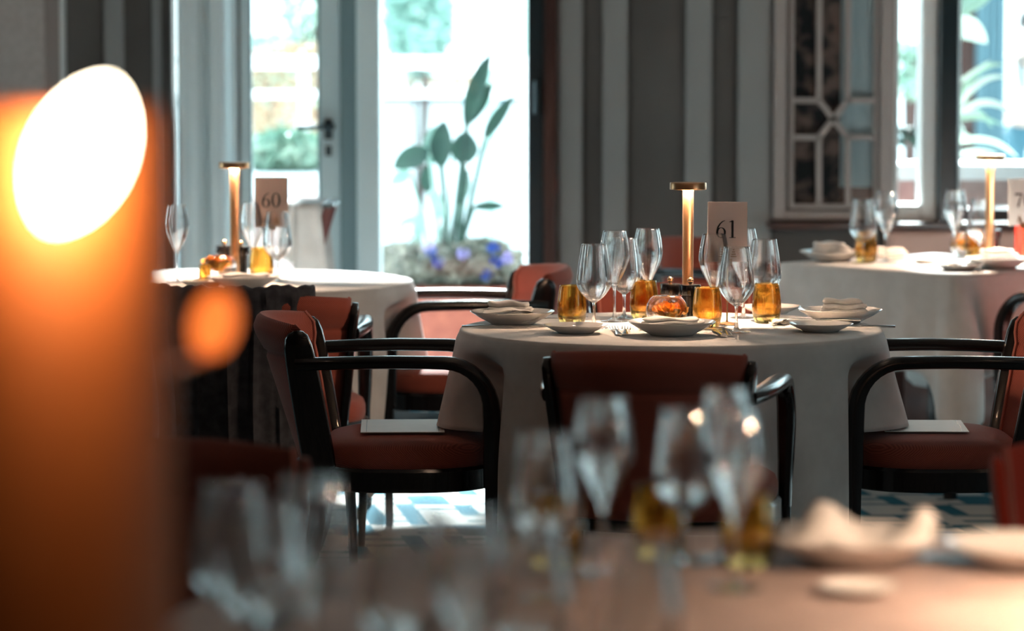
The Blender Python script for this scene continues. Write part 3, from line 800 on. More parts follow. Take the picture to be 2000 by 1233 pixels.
def knot_napkin(seed=0):
    """napkin with a rolled band and a gathered free end"""
    m = MB(); rnd = random.Random(seed)
    # fan of layered wavy leaves
    for i in range(4):
        a0 = (-.25 + .16 * i)
        def f(u, v, i=i, a0=a0):
            x = -.078 + .150 * u; y = (-.030 + .06 * v)
            z = .006 + i * .007 + .006 * math.sin(u * 7 + i * 1.7) * (.4 + u) + .004 * math.sin(v * 6 + i)
            c_, s_ = math.cos(a0), math.sin(a0)
            return (x * c_ - y * s_, x * s_ + y * c_, z)
        m.grid(f, 20, 8)
    return m.mesh('gathered_napkin', M['napkin'], angle=80)
NAP_A = napkin(.130, .075, .040, 1); NAP_B = napkin(.125, .060, .036, 5); NAP_C = napkin(.17, .10, .020, 9); NAP_G = knot_napkin()
def fork():
    h = MB().sweep([(0, -.095, .004), (0, -.06, .0045), (0, 0, .007), (0, .035, .006)], [.0085, .007, .003, .004], [.0012, .0016, .0016, .0012], n=10, p=2.5)
    h.sweep([(0, .035, .006), (0, .050, .0035), (0, .060, .0035)], [.004, .012, .0125], [.001, .001, .001], n=10, p=3)
    for i in range(4):
        x = -.0105 + .007 * i
        h.sweep([(x, .058, .0035), (x, .080, .005), (x, .100, .010)], [.0016, .0015, .0007], [.001, .001, .0005], n=6)
    return h.mesh('fork', M['silver'])
def knife():
    h = MB().sweep([(0, -.110, .005), (0, -.06, .006), (0, -.005, .005)], [.0075, .007, .005], [.003, .003, .0025], n=10, p=2.5)
    h.sweep([(0, -.005, .005), (0, .01, .005), (.001, .06, .005), (.004, .105, .005)], [.005, .009, .0095, .002], [.0015, .001, .0008, .0005], n=8, p=2.5)
    return h.mesh('knife', M['silver'])
def spoon():
    h = MB().sweep([(0, -.095, .004), (0, -.05, .005), (0, .02, .008), (0, .035, .006), (0, .05, .004), (0, .07, .004), (0, .088, .007)], [.0085, .006, .003, .008, .016, .017, .004], [.0012, .0015, .0015, .0012, .001, .001, .0008], n=14, p=2.2)
    return h.mesh('spoon', M['silver'])
FORK, KNIFE, SPOON = fork(), knife(), spoon()

def digit(m, ch, x, z, s, nrm=(0, -1, 0)):
    """serif figures as calligraphic strokes; (x,z) lower left, s height"""
    def S(pts, ws): m.ribbon([(x + px_ * s, 0, z + pz * s) for px_, pz in pts], [w_ * s for w_ in ws], nrm)
    if ch == '1':
        S([(.26, .02), (.26, .98)], [.12, .12]); S([(.08, .015), (.44, .015)], [.03, .03]); S([(.26, .98), (.18, .93), (.08, .91)], [.07, .05, .03])
    elif ch == '7':
        S([(.04, .92), (.54, .92)], [.14, .10]); S([(.04, .98), (.03, .78)], [.03, .02]); S([(.52, .90), (.36, .55), (.24, 0.0)], [.06, .10, .13])
    else:
        def ell(cx, cz, rx, rz, a0=0, a1=360, wt=.12, wn=.035, n=36):
            pts = []; ws = []
            for i in range(n + 1):
                a = R(a0 + (a1 - a0) * i / n)
                pts.append((cx + rx * math.cos(a), cz + rz * math.sin(a))); ws.append(wn + (wt - wn) * abs(math.cos(a)) ** 1.6)
            S(pts, ws)
        if ch == '0': ell(.29, .5, .24, .48)
        if ch == '6':
            ell(.28, .30, .22, .28)
            S([(.50, .99), (.36, .93), (.22, .80), (.11, .62), (.065, .42), (.07, .28)], [.025, .05, .07, .09, .11, .10])
def table_number(n, name_lab, loc, rz, w=.104, h=.157, lift=.165, mat='card', side=0.0):
    t = thing('table_number_card', name_lab, 'table number', loc, rz)
    card = link('card', MB().box(-w / 2, w / 2, -.0007, .0007, lift, lift + h).mesh('number_card', M[mat], False), t)
    m = MB(); s = .046
    for i, ch in enumerate(n):
        mm = MB(); digit(mm, ch, -.030 + i * .031, lift + h * .40, s); m.add([(p[0], p[1] - .0009, p[2]) for p in mm.v], mm.f)
    link('numerals', m.mesh('numerals', M['ink'], False), card)
    m = MB()
    for cx in (-.014, .016):
        for q, (ww, zz) in enumerate(((.004, .030), (.008, .024), (.012, .018), (.016, .012))):
            m.box(cx - ww / 2, cx + ww / 2, -.0016, -.0009, lift + zz, lift + zz + .0035)
    link('emblem', m.mesh('emblem', M['gold_ink'], False), card)
    m = MB().lathe([(0, 0), (.028, 0), (.029, .004), (.004, .007), (.0022, .012), (.0022, lift - .006)], 24)
    link('stand', m.mesh('card_stand', M['brass']), t)
    m = MB().box(-.012, .012, -.0045, -.001, lift - .008, lift + .008).box(-.012, .012, .001, .0045, lift - .008, lift + .008).box(-.012, .012, -.0045, .0045, lift - .009, lift - .0005)
    link('clip', m.mesh('card_clip', M['brass'], False), t)
    return t
def put(px, py, z=TZ): 
    p = at(px, py, z=z); return (p.x, p.y, z)

# ---- the round centre table
inst(LAMP, 'table_lamp', 'brass cordless table lamp glowing in the middle of the round centre table', 'table lamp', put(1343, 626), .4)
inst(GRINDER, 'pepper_grinder', 'black grinder with brass knob behind the orange rose on the round centre table', 'grinder', put(1309, 629))
inst(GRINDER, 'pepper_grinder', 'black grinder with brass knob in front of the brass lamp on the round centre table', 'grinder', put(1348, 631))
table_number('61', 'pinkish number card reading 61 standing right of the central brass lamp', put(1420, 634), R(3))
for kind, px, py, lab in (
    (WHITE, 1160, 641, 'round-bowled wine glass beside the amber tumbler at the left of the round centre table'),
    (TULIP, 1200, 628, 'tall tulip wine glass second from the left on the round centre table'),
    (WHITE, 1219, 623, 'round-bowled wine glass partly behind the left tulip glass on the round centre table'),
    (TULIP, 1265, 621, 'tall tulip wine glass standing alone just left of the grinders on the round centre table'),
    (TULIP, 1394, 637, 'tulip wine glass in front of the left edge of the centre number card'),
    (WHITE, 1438, 649, 'nearest round-bowled wine glass in front of the centre number card'),
    (TULIP, 1452, 621, 'tall wine glass half hidden behind the right edge of the centre number card'),
    (WHITE, 1492, 627, 'round-bowled wine glass above the right amber tumbler on the round centre table')):
    inst(kind, 'wine_glass', lab, 'wine glass', put(px, py), px * .1, 'wine glasses on the round centre table')
for px, py, lab in ((1117, 634, 'amber tumbler left of the first wine glass on the round centre table'),
                    (1258, 623, 'amber tumbler behind the flower bowl on the round centre table'),
                    (1381, 638, 'amber tumbler just right of the rose on the round centre table'),
                    (1497, 630, 'amber tumbler at the right of the round centre table beside the folded napkin')):
    inst(TUMBLER, 'tumbler', lab, 'tumbler', put(px, py), 0, 'amber tumblers on the round centre table')
p = put(1302, 641)
inst(FISHBOWL, 'glass_bowl', 'small round glass bowl holding an orange rose on the round centre table', 'bowl', p)
ro = inst(ROSE, 'rose', 'orange rose lying in the glass bowl on the round centre table', 'flower', (p[0] + .012, p[1] - .004, p[2] + .020), .4); ro.rotation_euler = (R(12), R(-8), .4); ro.scale = (1.15, 1.15, 1.35)
inst(DINNER, 'dinner_plate', 'white dinner plate at the left place of the round centre table', 'plate', put(1001, 633))
inst(NAP_A, 'napkin', 'folded linen napkin on the left dinner plate of the round centre table', 'napkin', (put(998, 629)[0] - .004, put(998, 629)[1] + .02, TZ + .012), R(-4))
inst(NAP_G, 'napkin', 'crumpled linen napkin end in front of the folded one on the left plate', 'napkin', (put(1000, 633)[0] + .005, put(1000, 633)[1] - .035, TZ + .010), R(4))
inst(SIDE, 'side_plate', 'white side plate in front of the left tumbler on the round centre table', 'plate', put(1124, 650))
inst(DINNER, 'dinner_plate', 'white dinner plate at the front place of the round centre table above the near chair', 'plate', put(1312, 654))
inst(NAP_C, 'napkin', 'flat napkin on the front dinner plate of the round centre table', 'napkin', (put(1312, 652)[0], put(1312, 652)[1], TZ + .020), R(5))
inst(DINNER, 'dinner_plate', 'white dinner plate at the right place of the round centre table', 'plate', put(1640, 629))
inst(NAP_B, 'napkin', 'rolled napkin on the right dinner plate of the round centre table', 'napkin', (put(1648, 628)[0], put(1648, 628)[1], TZ + .022), R(2))
inst(SIDE, 'side_plate', 'white side plate before the right dinner plate of the round centre table', 'plate', put(1603, 647))
inst(SIDE, 'side_plate', 'white plate at the far place of the round centre table behind the right tumbler', 'plate', put(1505, 612))
inst(NAP_G, 'napkin', 'small loose napkin corner between tumbler and right side plate', 'napkin', put(1522, 634), R(60), None, .45)
for px, py, rz, me, nm, lab in (
    (1204, 650, R(3), FORK, 'fork', 'outer steel fork left of the front plate on the round centre table'),
    (1222, 650, R(-3), FORK, 'fork', 'inner steel fork left of the front plate on the round centre table'),
    (1402, 652, R(4), KNIFE, 'knife', 'steel knife right of the front plate on the round centre table'),
    (1420, 652, R(2), SPOON, 'spoon', 'steel spoon at the far right of the front plate on the round centre table'),
    (985, 641, R(-86), KNIFE, 'knife', 'steel knife in front of the left dinner plate of the round centre table'),
    (1075, 627, R(-80), FORK, 'fork', 'steel fork between the left plate and the left tumbler'),
    (1665, 641, R(84), KNIFE, 'knife', 'steel knife at the right edge of the round centre table below the dinner plate')):
    o = inst(me, nm, lab, 'cutlery', put(px, py), rz)
p = put(1590, 640)
o = inst(KNIFE, 'butter_knife', 'steel butter knife resting across the right side plate of the round centre table', 'cutlery', (p[0] + .01, p[1] - .01, TZ + .018), R(78))

# ---- the round terrace-door table
inst(LAMP, 'table_lamp', 'brass cordless table lamp on the round terrace-door table left of its number card', 'table lamp', put(459, 545), .2)
inst(GRINDER, 'pepper_grinder', 'black grinder left of the lamp stem on the round terrace-door table', 'grinder', put(439, 542))
inst(GRINDER, 'pepper_grinder', 'black grinder in front of the lamp on the round terrace-door table', 'grinder', put(471, 544))
table_number('60', 'smaller pink number card reading 60 on the table nearest the terrace door', put(531, 547), R(-2))
inst(TULIP, 'wine_glass', 'tulip wine glass left of the terrace-side number card', 'wine glass', put(494, 546), 0, 'wine glasses on the round terrace-door table')
inst(WHITE, 'wine_glass', 'round-bowled wine glass in front of the terrace-side number card', 'wine glass', put(542, 550), 0, 'wine glasses on the round terrace-door table')
inst(TULIP, 'wine_glass', 'faint wine glass at the far left of the round terrace-door table by the orange glow', 'wine glass', put(345, 552), 0, 'wine glasses on the round terrace-door table')
inst(TUMBLER, 'tumbler', 'amber tumbler between the wine glasses on the round terrace-door table', 'tumbler', put(511, 548))
p = put(429, 553)
inst(FISHBOWL, 'glass_bowl', 'small round glass bowl with an orange rose on the round terrace-door table', 'bowl', p)
ro = inst(ROSE, 'rose', 'orange rose in the glass bowl on the round terrace-door table', 'flower', (p[0] - .006, p[1], p[2] + .034), 1.0); ro.scale = (1.2, 1.2, 1.5)
p = put(476, 562)
inst(DINNER, 'dinner_plate', 'white dinner plate at the near edge of the round terrace-door table', 'plate', p)
inst(NAP_C, 'napkin', 'grey-lit napkin on the near dinner plate of the round terrace-door table', 'napkin', (p[0] + .01, p[1], p[2] + .022), R(12))
inst(SIDE, 'side_plate', 'small plate at the left of the round terrace-door table below the glow', 'plate', put(398, 560))
inst(TUMBLER, 'tumbler', 'tumbler lit orange on the left side plate of the round terrace-door table', 'tumbler', (put(400, 556)[0], put(400, 556)[1], TZ + .010), 0, None, .5)

# ---- the square window table
inst(LAMP, 'table_lamp', 'brass cordless table lamp on the square window table before the right window', 'table lamp', put(1932, 516), .2)
table_number('70', 'pale table number card reading 70 cut by the right picture edge', put(1998, 520), R(4), lift=.135, mat='menu')
for kind, px, py, lab in ((WHITE, 1685, 514, 'leftmost round-bowled wine glass on the square window table'),
                          (TULIP, 1730, 512, 'tall tulip wine glass second from the left on the square window table'),
                          (TULIP, 1864, 508, 'tulip wine glass near the middle of the square window table before the dark window post'),
                          (WHITE, 1914, 514, 'round-bowled wine glass in front of the lamp on the square window table')):
    inst(kind, 'wine_glass', lab, 'wine glass', put(px, py), 0, 'wine glasses on the square window table')
inst(TUMBLER, 'tumbler', 'amber tumbler between the two left wine glasses on the square window table', 'tumbler', put(1692, 512))
inst(TUMBLER, 'tumbler', 'amber tumbler beside the orange rose on the square window table', 'tumbler', put(1906, 506))
p = put(1886, 503)
inst(FISHBOWL, 'glass_bowl', 'small glass bowl with an orange rose on the square window table', 'bowl', p)
ro = inst(ROSE, 'rose', 'orange rose in the glass bowl on the square window table', 'flower', (p[0], p[1], p[2] + .022), .3); ro.scale = (1.2,) * 3
inst(GRINDER, 'pepper_grinder', 'black grinder left of the window-side number card', 'grinder', put(1939, 506))
inst(DINNER, 'dinner_plate', 'white dinner plate at the left corner of the square window table', 'plate', put(1625, 510))
inst(NAP_A, 'napkin', 'folded napkin on the left corner plate of the square window table', 'napkin', (put(1622, 508)[0], put(1622, 508)[1], TZ + .02), R(8))
inst(NAP_B, 'napkin', 'white napkin behind the left wine glasses on the square window table', 'napkin', (put(1738, 505)[0], put(1738, 505)[1], TZ + .001), R(-6))
inst(SIDE, 'side_plate', 'small white plate at the near corner of the square window table', 'plate', put(1872, 528))
inst(SIDE, 'side_plate', 'small white plate left of the middle glass on the square window table', 'plate', put(1812, 514), 0, None, .7)
inst(DINNER, 'dinner_plate', 'white dinner plate below the window-side number card', 'plate', put(1950, 524))
inst(NAP_A, 'napkin', 'folded napkin on the dinner plate below the window-side number card', 'napkin', (put(1950, 522)[0], put(1950, 522)[1], TZ + .02), R(12))
inst(KNIFE, 'knife', 'butter knife lying across the near corner plate of the square window table', 'cutlery', (put(1866, 525)[0], put(1866, 525)[1], TZ + .02), R(60))
p = put(2003, 509)
bevel(inst(MB().box(-.035, .035, -.02, .02, 0, .135).mesh('red_box', M['red_card'], False), 'card_box', 'bright red upright box under the window-side number card at the right edge', 'box', p), .002)

# ---- menus on the side chairs
def menu(x, y, w, d, rz, lab, mat='menu'):
    t = thing('menu', lab, 'menu', (x, y, .4925), rz)
    link('sheet', MB().box(-w / 2, w / 2, -d / 2, d / 2, 0, .002).mesh('menu_sheet', M[mat], False), t)
    link('border', MB().box(-w / 2 + .014, -w / 2 + .0155, -d / 2 + .01, d / 2 - .01, .0021, .0024).box(w / 2 - .0155, w / 2 - .014, -d / 2 + .01, d / 2 - .01, .0021, .0024).mesh('menu_border', M['steel_dark'], False), t)
menu(-.285, 8.70, .215, .30, R(2), 'cream menu lying on the seat of the chair left of the round centre table')
menu(1.07, 8.70, .215, .27, R(-3), 'white menu lying on the seat of the chair right of the round centre table')

# ---- jacket over the chair at the round terrace-door table
def jacket():
    m = MB(); nu, nv = 44, 30
    def f(u, v):
        s = 2 * u - 1
        bulge = .105 * (1 - min(1, s * s))
        if v < .12:       # inside flap
            q = v / .12; z = .70 + .105 * q; y = back_y(.75) - bulge * .9 + .045 * (1 - q * .4)
        elif v < .2:      # over the top
            q = (v - .12) / .08; z = .805 + .010 * math.sin(q * PI); y = back_y(.77) - bulge + .030 - .075 * q
        else:
            q = (v - .2) / .8; z = .805 - .47 * q; y = back_y(max(z, .4)) - bulge - .045 - .02 * q
        fold = .010 * math.sin(s * 17 + 2 * v) * min(1, v * 3) + .006 * math.sin(s * 41)
        z += (.003 * math.sin(s * 13) + .003 * math.sin(s * 37)) * (1 if v > .1 else 0) + (.02 * math.sin(s * 7) if v > .95 else 0)
        wdt = .225 * (1 - .05 * v + .04 * math.sin(6 * v))
        return (s * wdt - .055, y - abs(fold) - fold * .5, z)
    m.grid(f, nu, nv)
    return m.mesh('jacket', M['jacket'], angle=80)
o = link('jacket', jacket(), None, (-.715, 9.66, 0), math.atan2(-.05, 1)); solidify(o, .006, 0)
tag(o, 'dark slate jacket draped over the back of a chair at the round terrace-door table', 'jacket')

# ---- tray stand with a white cloth
TSY = 12.1
t = thing('tray_stand', 'folding reddish wooden tray stand near the terrace door behind the round terrace-door table', 'tray stand', (at(600, 400, y=TSY).x, TSY, 0))
zt = at(600, 394, y=TSY).z
for yy in (-.16, .16):
    for sx in (1, -1):
        link('leg', MB().sweep([(sx * .085, yy + .012 * sx, zt - .012), (-sx * .20, yy + .012 * sx, 0)], .011, .016, ref=(0, 1, 0), n=10, p=5).mesh('stand_leg', M['red_wood']), t)
for sx in (1, -1):
    link('top_bar', MB().sweep([(sx * .085, -.20, zt - .006), (sx * .085, .20, zt - .006)], .022, .008, ref=(1, 0, 0), n=10, p=4).mesh('stand_bar', M['steel_dark']), t)
def tray_cloth():
    m = MB()
    def f(u, v):
        q = 2 * v - 1; s = 2 * u - 1
        if abs(q) < .35: y = q / .35 * .0; 
        x = -.055 + .115 * u
        top = abs(q) < .3
        z = zt + .004 - .01 * (1 - abs(q) / .3) if top else zt - (abs(q) - .3) / .7 * (.24 + .06 * s)
        y = -.205 * (q / .3 if top else math.copysign(1.03 + .06 * (abs(q) - .3), q)) * 1.0
        return (x + (0 if top else .014 * math.sin(9 * u) + .05 * (abs(q) - .3) * s), y - (0 if top else .010 * math.sin(14 * u) * (1 if q > 0 else -1)), z)
    m.grid(f, 30, 36); return m.mesh('tray_cloth', M['cloth'], angle=80)
o = link('tray_cloth', tray_cloth(), None, (at(600, 400, y=TSY).x - .01, TSY, 0)); solidify(o, .002, 1)
tag(o, 'white cloth thrown over the folding tray stand behind the terrace-side number card', 'cloth')

# ------------------------------------------------------------------ near table, out of focus
for kind, px, py, lab in (
    (WHITE, 1066, 1168, 'leftmost blurred wine glass in front of the amber tumbler on the near table'),
    (TULIP, 1178, 1118, 'blurred tulip wine glass second from the left on the near table'),
    (WHITE, 1338, 1098, 'blurred wine glass in the middle of the near table group'),
    (TULIP, 1418, 1088, 'tallest blurred wine glass at the back of the near table group'),
    (TULIP, 1436, 1150, 'rightmost blurred wine glass in front of the right amber tumbler')):
    inst(kind, 'wine_glass', lab, 'wine glass', put(px, py), 0, 'blurred wine glasses on the near table')
for px, py, lab in ((1085, 1106, 'blurred amber tumbler behind the leftmost near wine glass'),
                    (1288, 1088, 'faint amber tumbler between the near wine glass groups'),
                    (1462, 1106, 'blurred amber tumbler behind the rightmost near wine glass')):
    inst(TUMBLER, 'tumbler', lab, 'tumbler', put(px, py), 0, 'blurred amber tumblers on the near table')
p = put(1665, 1098)
inst(DINNER, 'dinner_plate', 'blurred dinner plate holding a tented napkin on the near table', 'plate', p, 0, None, 1.15)
def tent_napkin():
    m = MB()
    def f(u, v):
        s = 2 * u - 1; q = 2 * v - 1
        ridge = .052 * math.exp(-((s + .32) / .33) ** 2) + .040 * math.exp(-((s - .85) / .25) ** 2)
        return (s * .115 + .012 * q, q * .06, .006 + ridge * (1 - abs(q) ** 1.5) + .004 * math.sin(9 * s + 3 * q))
    m.grid(f, 40, 14); return m.mesh('tented_napkin', M['napkin'], angle=80)
o = inst(tent_napkin(), 'napkin', 'blurred peach-lit tented napkin on the near dinner plate', 'napkin', (p[0], p[1], TZ + .026), R(-3)); solidify(o, .003, 1)
inst(SIDE, 'side_plate', 'small blurred plate in the lower right of the near table', 'plate', put(1676, 1160), 0, None, .62)
inst(DINNER, 'dinner_plate', 'blurred dinner plate at the right picture edge of the near table', 'plate', put(2005, 1106))
o = inst(KNIFE, 'knife', 'blurred shiny knife handle beside the near napkin', 'cutlery', put(1800, 1104), R(-72)); o.scale = (1.7, 1, 1.4)
o = inst(SPOON, 'spoon', 'blurred shiny spoon right of the knife on the near table', 'cutlery', put(1912, 1088), R(-66)); o.scale = (1.4, 1, 1.4)
inst(LAMP, 'table_lamp', 'brass cordless lamp of the near table standing just past the right edge', 'table lamp', put(2270, 1205), 0)
for px, dy, sp, sc_, lab in (
    (790, 3.55, WHITE, 1.08, 'very blurred wine glass below the bright carpet patch on the near table'),
    (915, 3.46, TULIP, 1.0, 'very blurred tulip glass beside the one below the carpet patch'),
    (1040, 3.52, WHITE, 1.0, 'very blurred wine glass left of the near table glass group'),
    (610, 3.74, TULIP, 1.0, 'very blurred tulip glass beneath the rear leg of the left armchair'),
    (525, 3.70, WHITE, 1.0, 'very blurred wine glass low between column lamp and carpet patch'),
    (455, 3.86, WHITE, 1.0, 'very blurred wine glass beside the column lamp on the near table'),
    (1250, 3.42, WHITE, 1.0, 'very blurred wine glass at the bottom centre of the near table')):
    q = at(px, 1150, y=dy)
    inst(sp, 'wine_glass', lab, 'wine glass', (q.x, q.y, TZ), 0, None, sc_)

# ---- glowing column lamp very close at the left
def column_lamp():
    d = 2.55
    x1 = at(334, 600, y=d).x; x0 = at(-190, 600, y=d).x; cx = (x0 + x1) / 2; rad = (x1 - x0) / 2
    zt_ = at(150, 205, y=d).z
    t = thing('column_floor_lamp', 'tall orange column lamp glowing white, very close and blurred at the left', 'floor lamp', (cx, d, 0))
    link('body', MB().lathe([(rad * .92, .03), (rad, .05), (rad, zt_ - .02), (rad * .96, zt_ - .004), (rad * .9, zt_), (0, zt_)], 56).mesh('lamp_column', M['orange_body']), t)
    link('base', MB().lathe([(0, 0), (rad * 1.35, 0), (rad * 1.38, .01), (rad * 1.3, .03), (0, .031)], 48).mesh('lamp_column_base', M['brass']), t)
    # almond shaped glowing globe on the front of the column, tilted
    c = at(156, 302, y=d - rad - .045) - Vector((cx, d, 0))
    pr = []
    for i in range(25):
        a = PI * i / 24; s = math.sin(a)
        pr.append((.0280 * s ** 1.35, -.052 * math.cos(a)))
    me = MB().lathe(pr, 36).mesh('almond_globe', M['bulb'])
    g = link('globe', me, t); g.location = c; g.rotation_euler = (0, R(24), 0); g['label'] = 'glowing white almond-shaped globe'
    m = MB().tube([(c.x, c.y + .03, c.z), (c.x, c.y + .07, c.z)], .008)
    link('bracket', m.mesh('globe_bracket', M['brass']), t)
    # added glow piece on a slim arm, for a second blurred light
    q = at(418, 632, y=3.05) - Vector((cx, d, 0))
    pr = [(.020 * math.sin(PI * i / 16) ** .9, -.030 * math.cos(PI * i / 16)) for i in range(17)]
    m = MB().lathe(pr, 28, sy=.6); me = m.mesh('glow_piece', M['added_glow'])
    g = link('glow_piece', me, t); g.location = q; g.rotation_euler = (0, R(14), 0); g['label'] = 'small added orange glow piece'
    m = MB().tube([(rad * .6, rad * .6, q.z - .02), (q.x * .6, q.y * .7, q.z - .028), (q.x, q.y, q.z - .028)], .003)
    link('arm', m.mesh('glow_piece_arm', M['brass']), t)
column_lamp()

# ------------------------------------------------------------------ the terrace outside
struct('ground_1', MB().box(-14, 16, WY + .25, 40, -.12, -.02), M['terrace'])
struct('trim_40', MB().box(-14, 16, 30, 30.3, -.02, 1.1), M['white_ext'])
def railing(y, x0, x1, z, label):
    t = thing('railing', label, 'railing', (0, y, 0))
    link('top_rail', MB().sweep([(x0, 0, z), (x1, 0, z)], .035, .03, ref=(0, 1, 0), p=4).mesh('top_rail', M['white_ext']), t)
    link('mid_rail', MB().sweep([(x0, 0, z - .16), (x1, 0, z - .16)], .02, .018, ref=(0, 1, 0), p=4).mesh('mid_rail', M['white_ext']), t)
    n = int((x1 - x0) / 1.1)
    for i in range(n + 1):
        x = x0 + (x1 - x0) * i / n
        link('post', MB().box(x - .022, x + .022, -.022, .022, 0, z - .02).mesh('rail_post', M['white_ext'], False), t)
railing(17.0, -3.3, 1.2, at(700, 122, y=17).z, 'white terrace railing seen through the terrace doors')
# low parapet with rusty hedge behind
def cloud(name, label, cat, c, size, n, leaf, mats, seed, group=None, kind=None, stem='dark_wood'):
    t = thing(name, label, cat, c, 0, group)
    rnd = random.Random(seed)
    m = MB()
    for i in range(n):
        a = rnd.uniform(0, 2 * PI); b = math.acos(rnd.uniform(-1, 1)); r = rnd.uniform(.45, 1) ** .6
        p = Vector((size[0] * r * math.sin(b) * math.cos(a), size[1] * r * math.sin(b) * math.sin(a), size[2] * (1 + r * math.cos(b))))
        d = Vector((rnd.gauss(0, 1), rnd.gauss(0, 1), rnd.gauss(.3, .8))).normalized(); e = d.cross(Vector((rnd.gauss(0, 1), rnd.gauss(0, 1), rnd.gauss(0, 1)))).normalized()
        l = leaf * rnd.uniform(.6, 1.3); w = l * .35
        up = d.cross(e) * l * .12
        m.add([p - d * l / 2, p + e * w / 2 + up, p + d * l / 2, p - e * w / 2 + up], [(0, 1, 2, 3)])
    link('foliage', m.mesh('foliage', M[mats], False), t)
    m = MB()
    for i in range(5):
        a = i * 1.3; m.tube([(0, 0, 0 if c[2] < .75 or n < 200 or name == 'hedge_shrub' else -c[2] - .02), (size[0] * .3 * math.cos(a), size[1] * .3 * math.sin(a), size[2]), (size[0] * .5 * math.cos(a), size[1] * .5 * math.sin(a), size[2] * 1.6)], .01 + .01 * size[2], 6)
    link('stems', m.mesh('stems', M[stem]), t)
    return t
GZ = -.02
# planter with a blue-flowered bush
PY = 14.3
t = thing('planter_trough', 'long low terracotta trough outside below the flowering bush', 'planter', (at(870, 500, y=PY).x, PY, GZ))
m = MB(); zt2 = at(870, 556, y=PY).z - GZ
m.box(-.30, .30, -.16, .16, 0, zt2); m.box(-.32, .32, -.18, .18, zt2 - .05, zt2)
bevel(link('trough', m.mesh('trough', M['terracotta'], False), t), .01)
for i, (px, py, w, h, mt, lab) in enumerate(((795, 545, .16, .14, 'leaf_dry', 'dry olive bush at the left end of the trough'),
                                         (868, 552, .17, .16, 'leaf_dry', 'dry bush in the middle of the trough below the tall plant'),
                                         (945, 550, .17, .165, 'leaf_dry', 'dry bush with blue flowers at the right end of the trough'))):
    q = at(px, py, y=PY - .02)
    cloud('flowering_bush', lab, 'bush', (q.x, q.y, q.z - .02), (w, .15, h * .62), 900, .062, mt, 20 + i, 'bushes in the terracotta trough')
for i, (px, py, mt, lab) in enumerate(((856, 512, 'blue_flower', 'blue flower low in the centre of the trough'), (837, 482, 'lilac_flower', 'pale lilac flower at the upper left of the bush'),
                                  (905, 495, 'lilac_flower', 'lilac flower right of the tall plant stems'), (964, 484, 'blue_flower', 'deep blue flower topping the right bush'),
                                  (968, 512, 'blue_flower', 'blue flower in the middle of the right bush'), (990, 505, 'lilac_flower', 'violet flower at the far right of the bush'),
                                  (951, 537, 'blue_flower', 'bright blue flower low in the right bush'), (842, 494, 'blue_flower', 'blue flower just left of the tall plant base'))):
    q = at(px, py, y=PY - .16)
    m = MB(); rnd = random.Random(i)
    for k2 in range(26):
        d = Vector((rnd.gauss(0, 1), rnd.gauss(0, 1), rnd.gauss(0, 1))).normalized(); e = d.orthogonal().normalized(); s = .030
        m.add([d * .006, d * s * .7 + e * .009, d * s, d * s * .7 - e * .009], [(0, 1, 2, 3)])
    me = m.mesh('petal_head', M[mt], False)
    r = thing('flower', lab, 'flower', q)
    link('petals', me, r); link('stalk', MB().tube([(0, 0, 0), (.01, .06, -.07), (.01, .12, -.12)], .003, 5).mesh('stalk', M['leaf']), r)

def blade_leaf(path, w, mat, fold=.25):
    """leaf blade along path: w = max width, with a v-fold and real thickness from the pair of faces"""
    P = [Vector(p) for p in path]; n = len(P); m = MB(); v = []
    for i, p in enumerate(P):
        u = i / (n - 1); t_ = (P[min(i + 1, n - 1)] - P[max(i - 1, 0)]).normalized()
        sd = t_.cross(Vector((0, -1, 0))).normalized(); nm = t_.cross(sd)
        ww = w / 2 * math.sin(PI * min(1, u * .93 + .07)) ** .75 + .0008
        v += [p + sd * ww - nm * ww * fold, p + nm * .0015, p - sd * ww - nm * ww * fold, p - nm * .0015]
    for i in range(n - 1):
        a, b = 4 * i, 4 * i + 4
        for k_ in range(4): m.f.append((a + k_, a + (k_ + 1) % 4, b + (k_ + 1) % 4, b + k_))
    m.v = [tuple(q) for q in v]
    return m.mesh('leaf', M[mat], angle=60)
def bez(p0, p1, p2, n=12):
    return [Vector(p0) * (1 - t) ** 2 + Vector(p1) * 2 * t * (1 - t) + Vector(p2) * t * t for t in [i / (n - 1) for i in range(n)]]
# strelitzia
SY = 14.25
org = at(870, 535, y=SY)
t = thing('bird_of_paradise_plant', 'tall large-leaved potted plant outside rising from the trough', 'plant', org)
def rel(px, py, dy=0.0): return at(px, py, y=SY + dy) - org
leafs = [((912, 245), (925, 170), (958, 105), .07, 0, 'leaf'), ((916, 240), (940, 200), (962, 160), .05, .05, 'leaf'), ((948, 270), (965, 235), (1005, 185), .05, -.04, 'leaf'),
         ((908, 320), (905, 290), (912, 255), .105, 0, 'leaf'), ((862, 325), (858, 280), (868, 235), .085, .03, 'leaf'), ((842, 320), (840, 285), (850, 245), .065, .05, 'leaf_teal'),
         ((838, 300), (805, 300), (768, 330), .085, 0, 'leaf'), ((925, 405), (955, 400), (988, 404), .035, 0, 'leaf'), ((815, 470), (818, 440), (828, 415), .045, 0, 'leaf_teal'), ((780, 440), (800, 425), (830, 430), .03, .02, 'leaf_teal'),
         ((838, 375), (828, 350), (836, 320), .045, .04, 'leaf'), ((898, 400), (915, 360), (905, 320), .04, .05, 'leaf_teal'), ((800, 335), (785, 345), (762, 360), .05, .05, 'leaf_teal'), ((868, 425), (850, 400), (848, 365), .045, -.03, 'leaf_teal')]
for a, b, c_, w, dy, mt in leafs:
    link('leaf', blade_leaf(bez(rel(*a, dy), rel(*b, dy), rel(*c_, dy)), w * 1.12, mt), t)
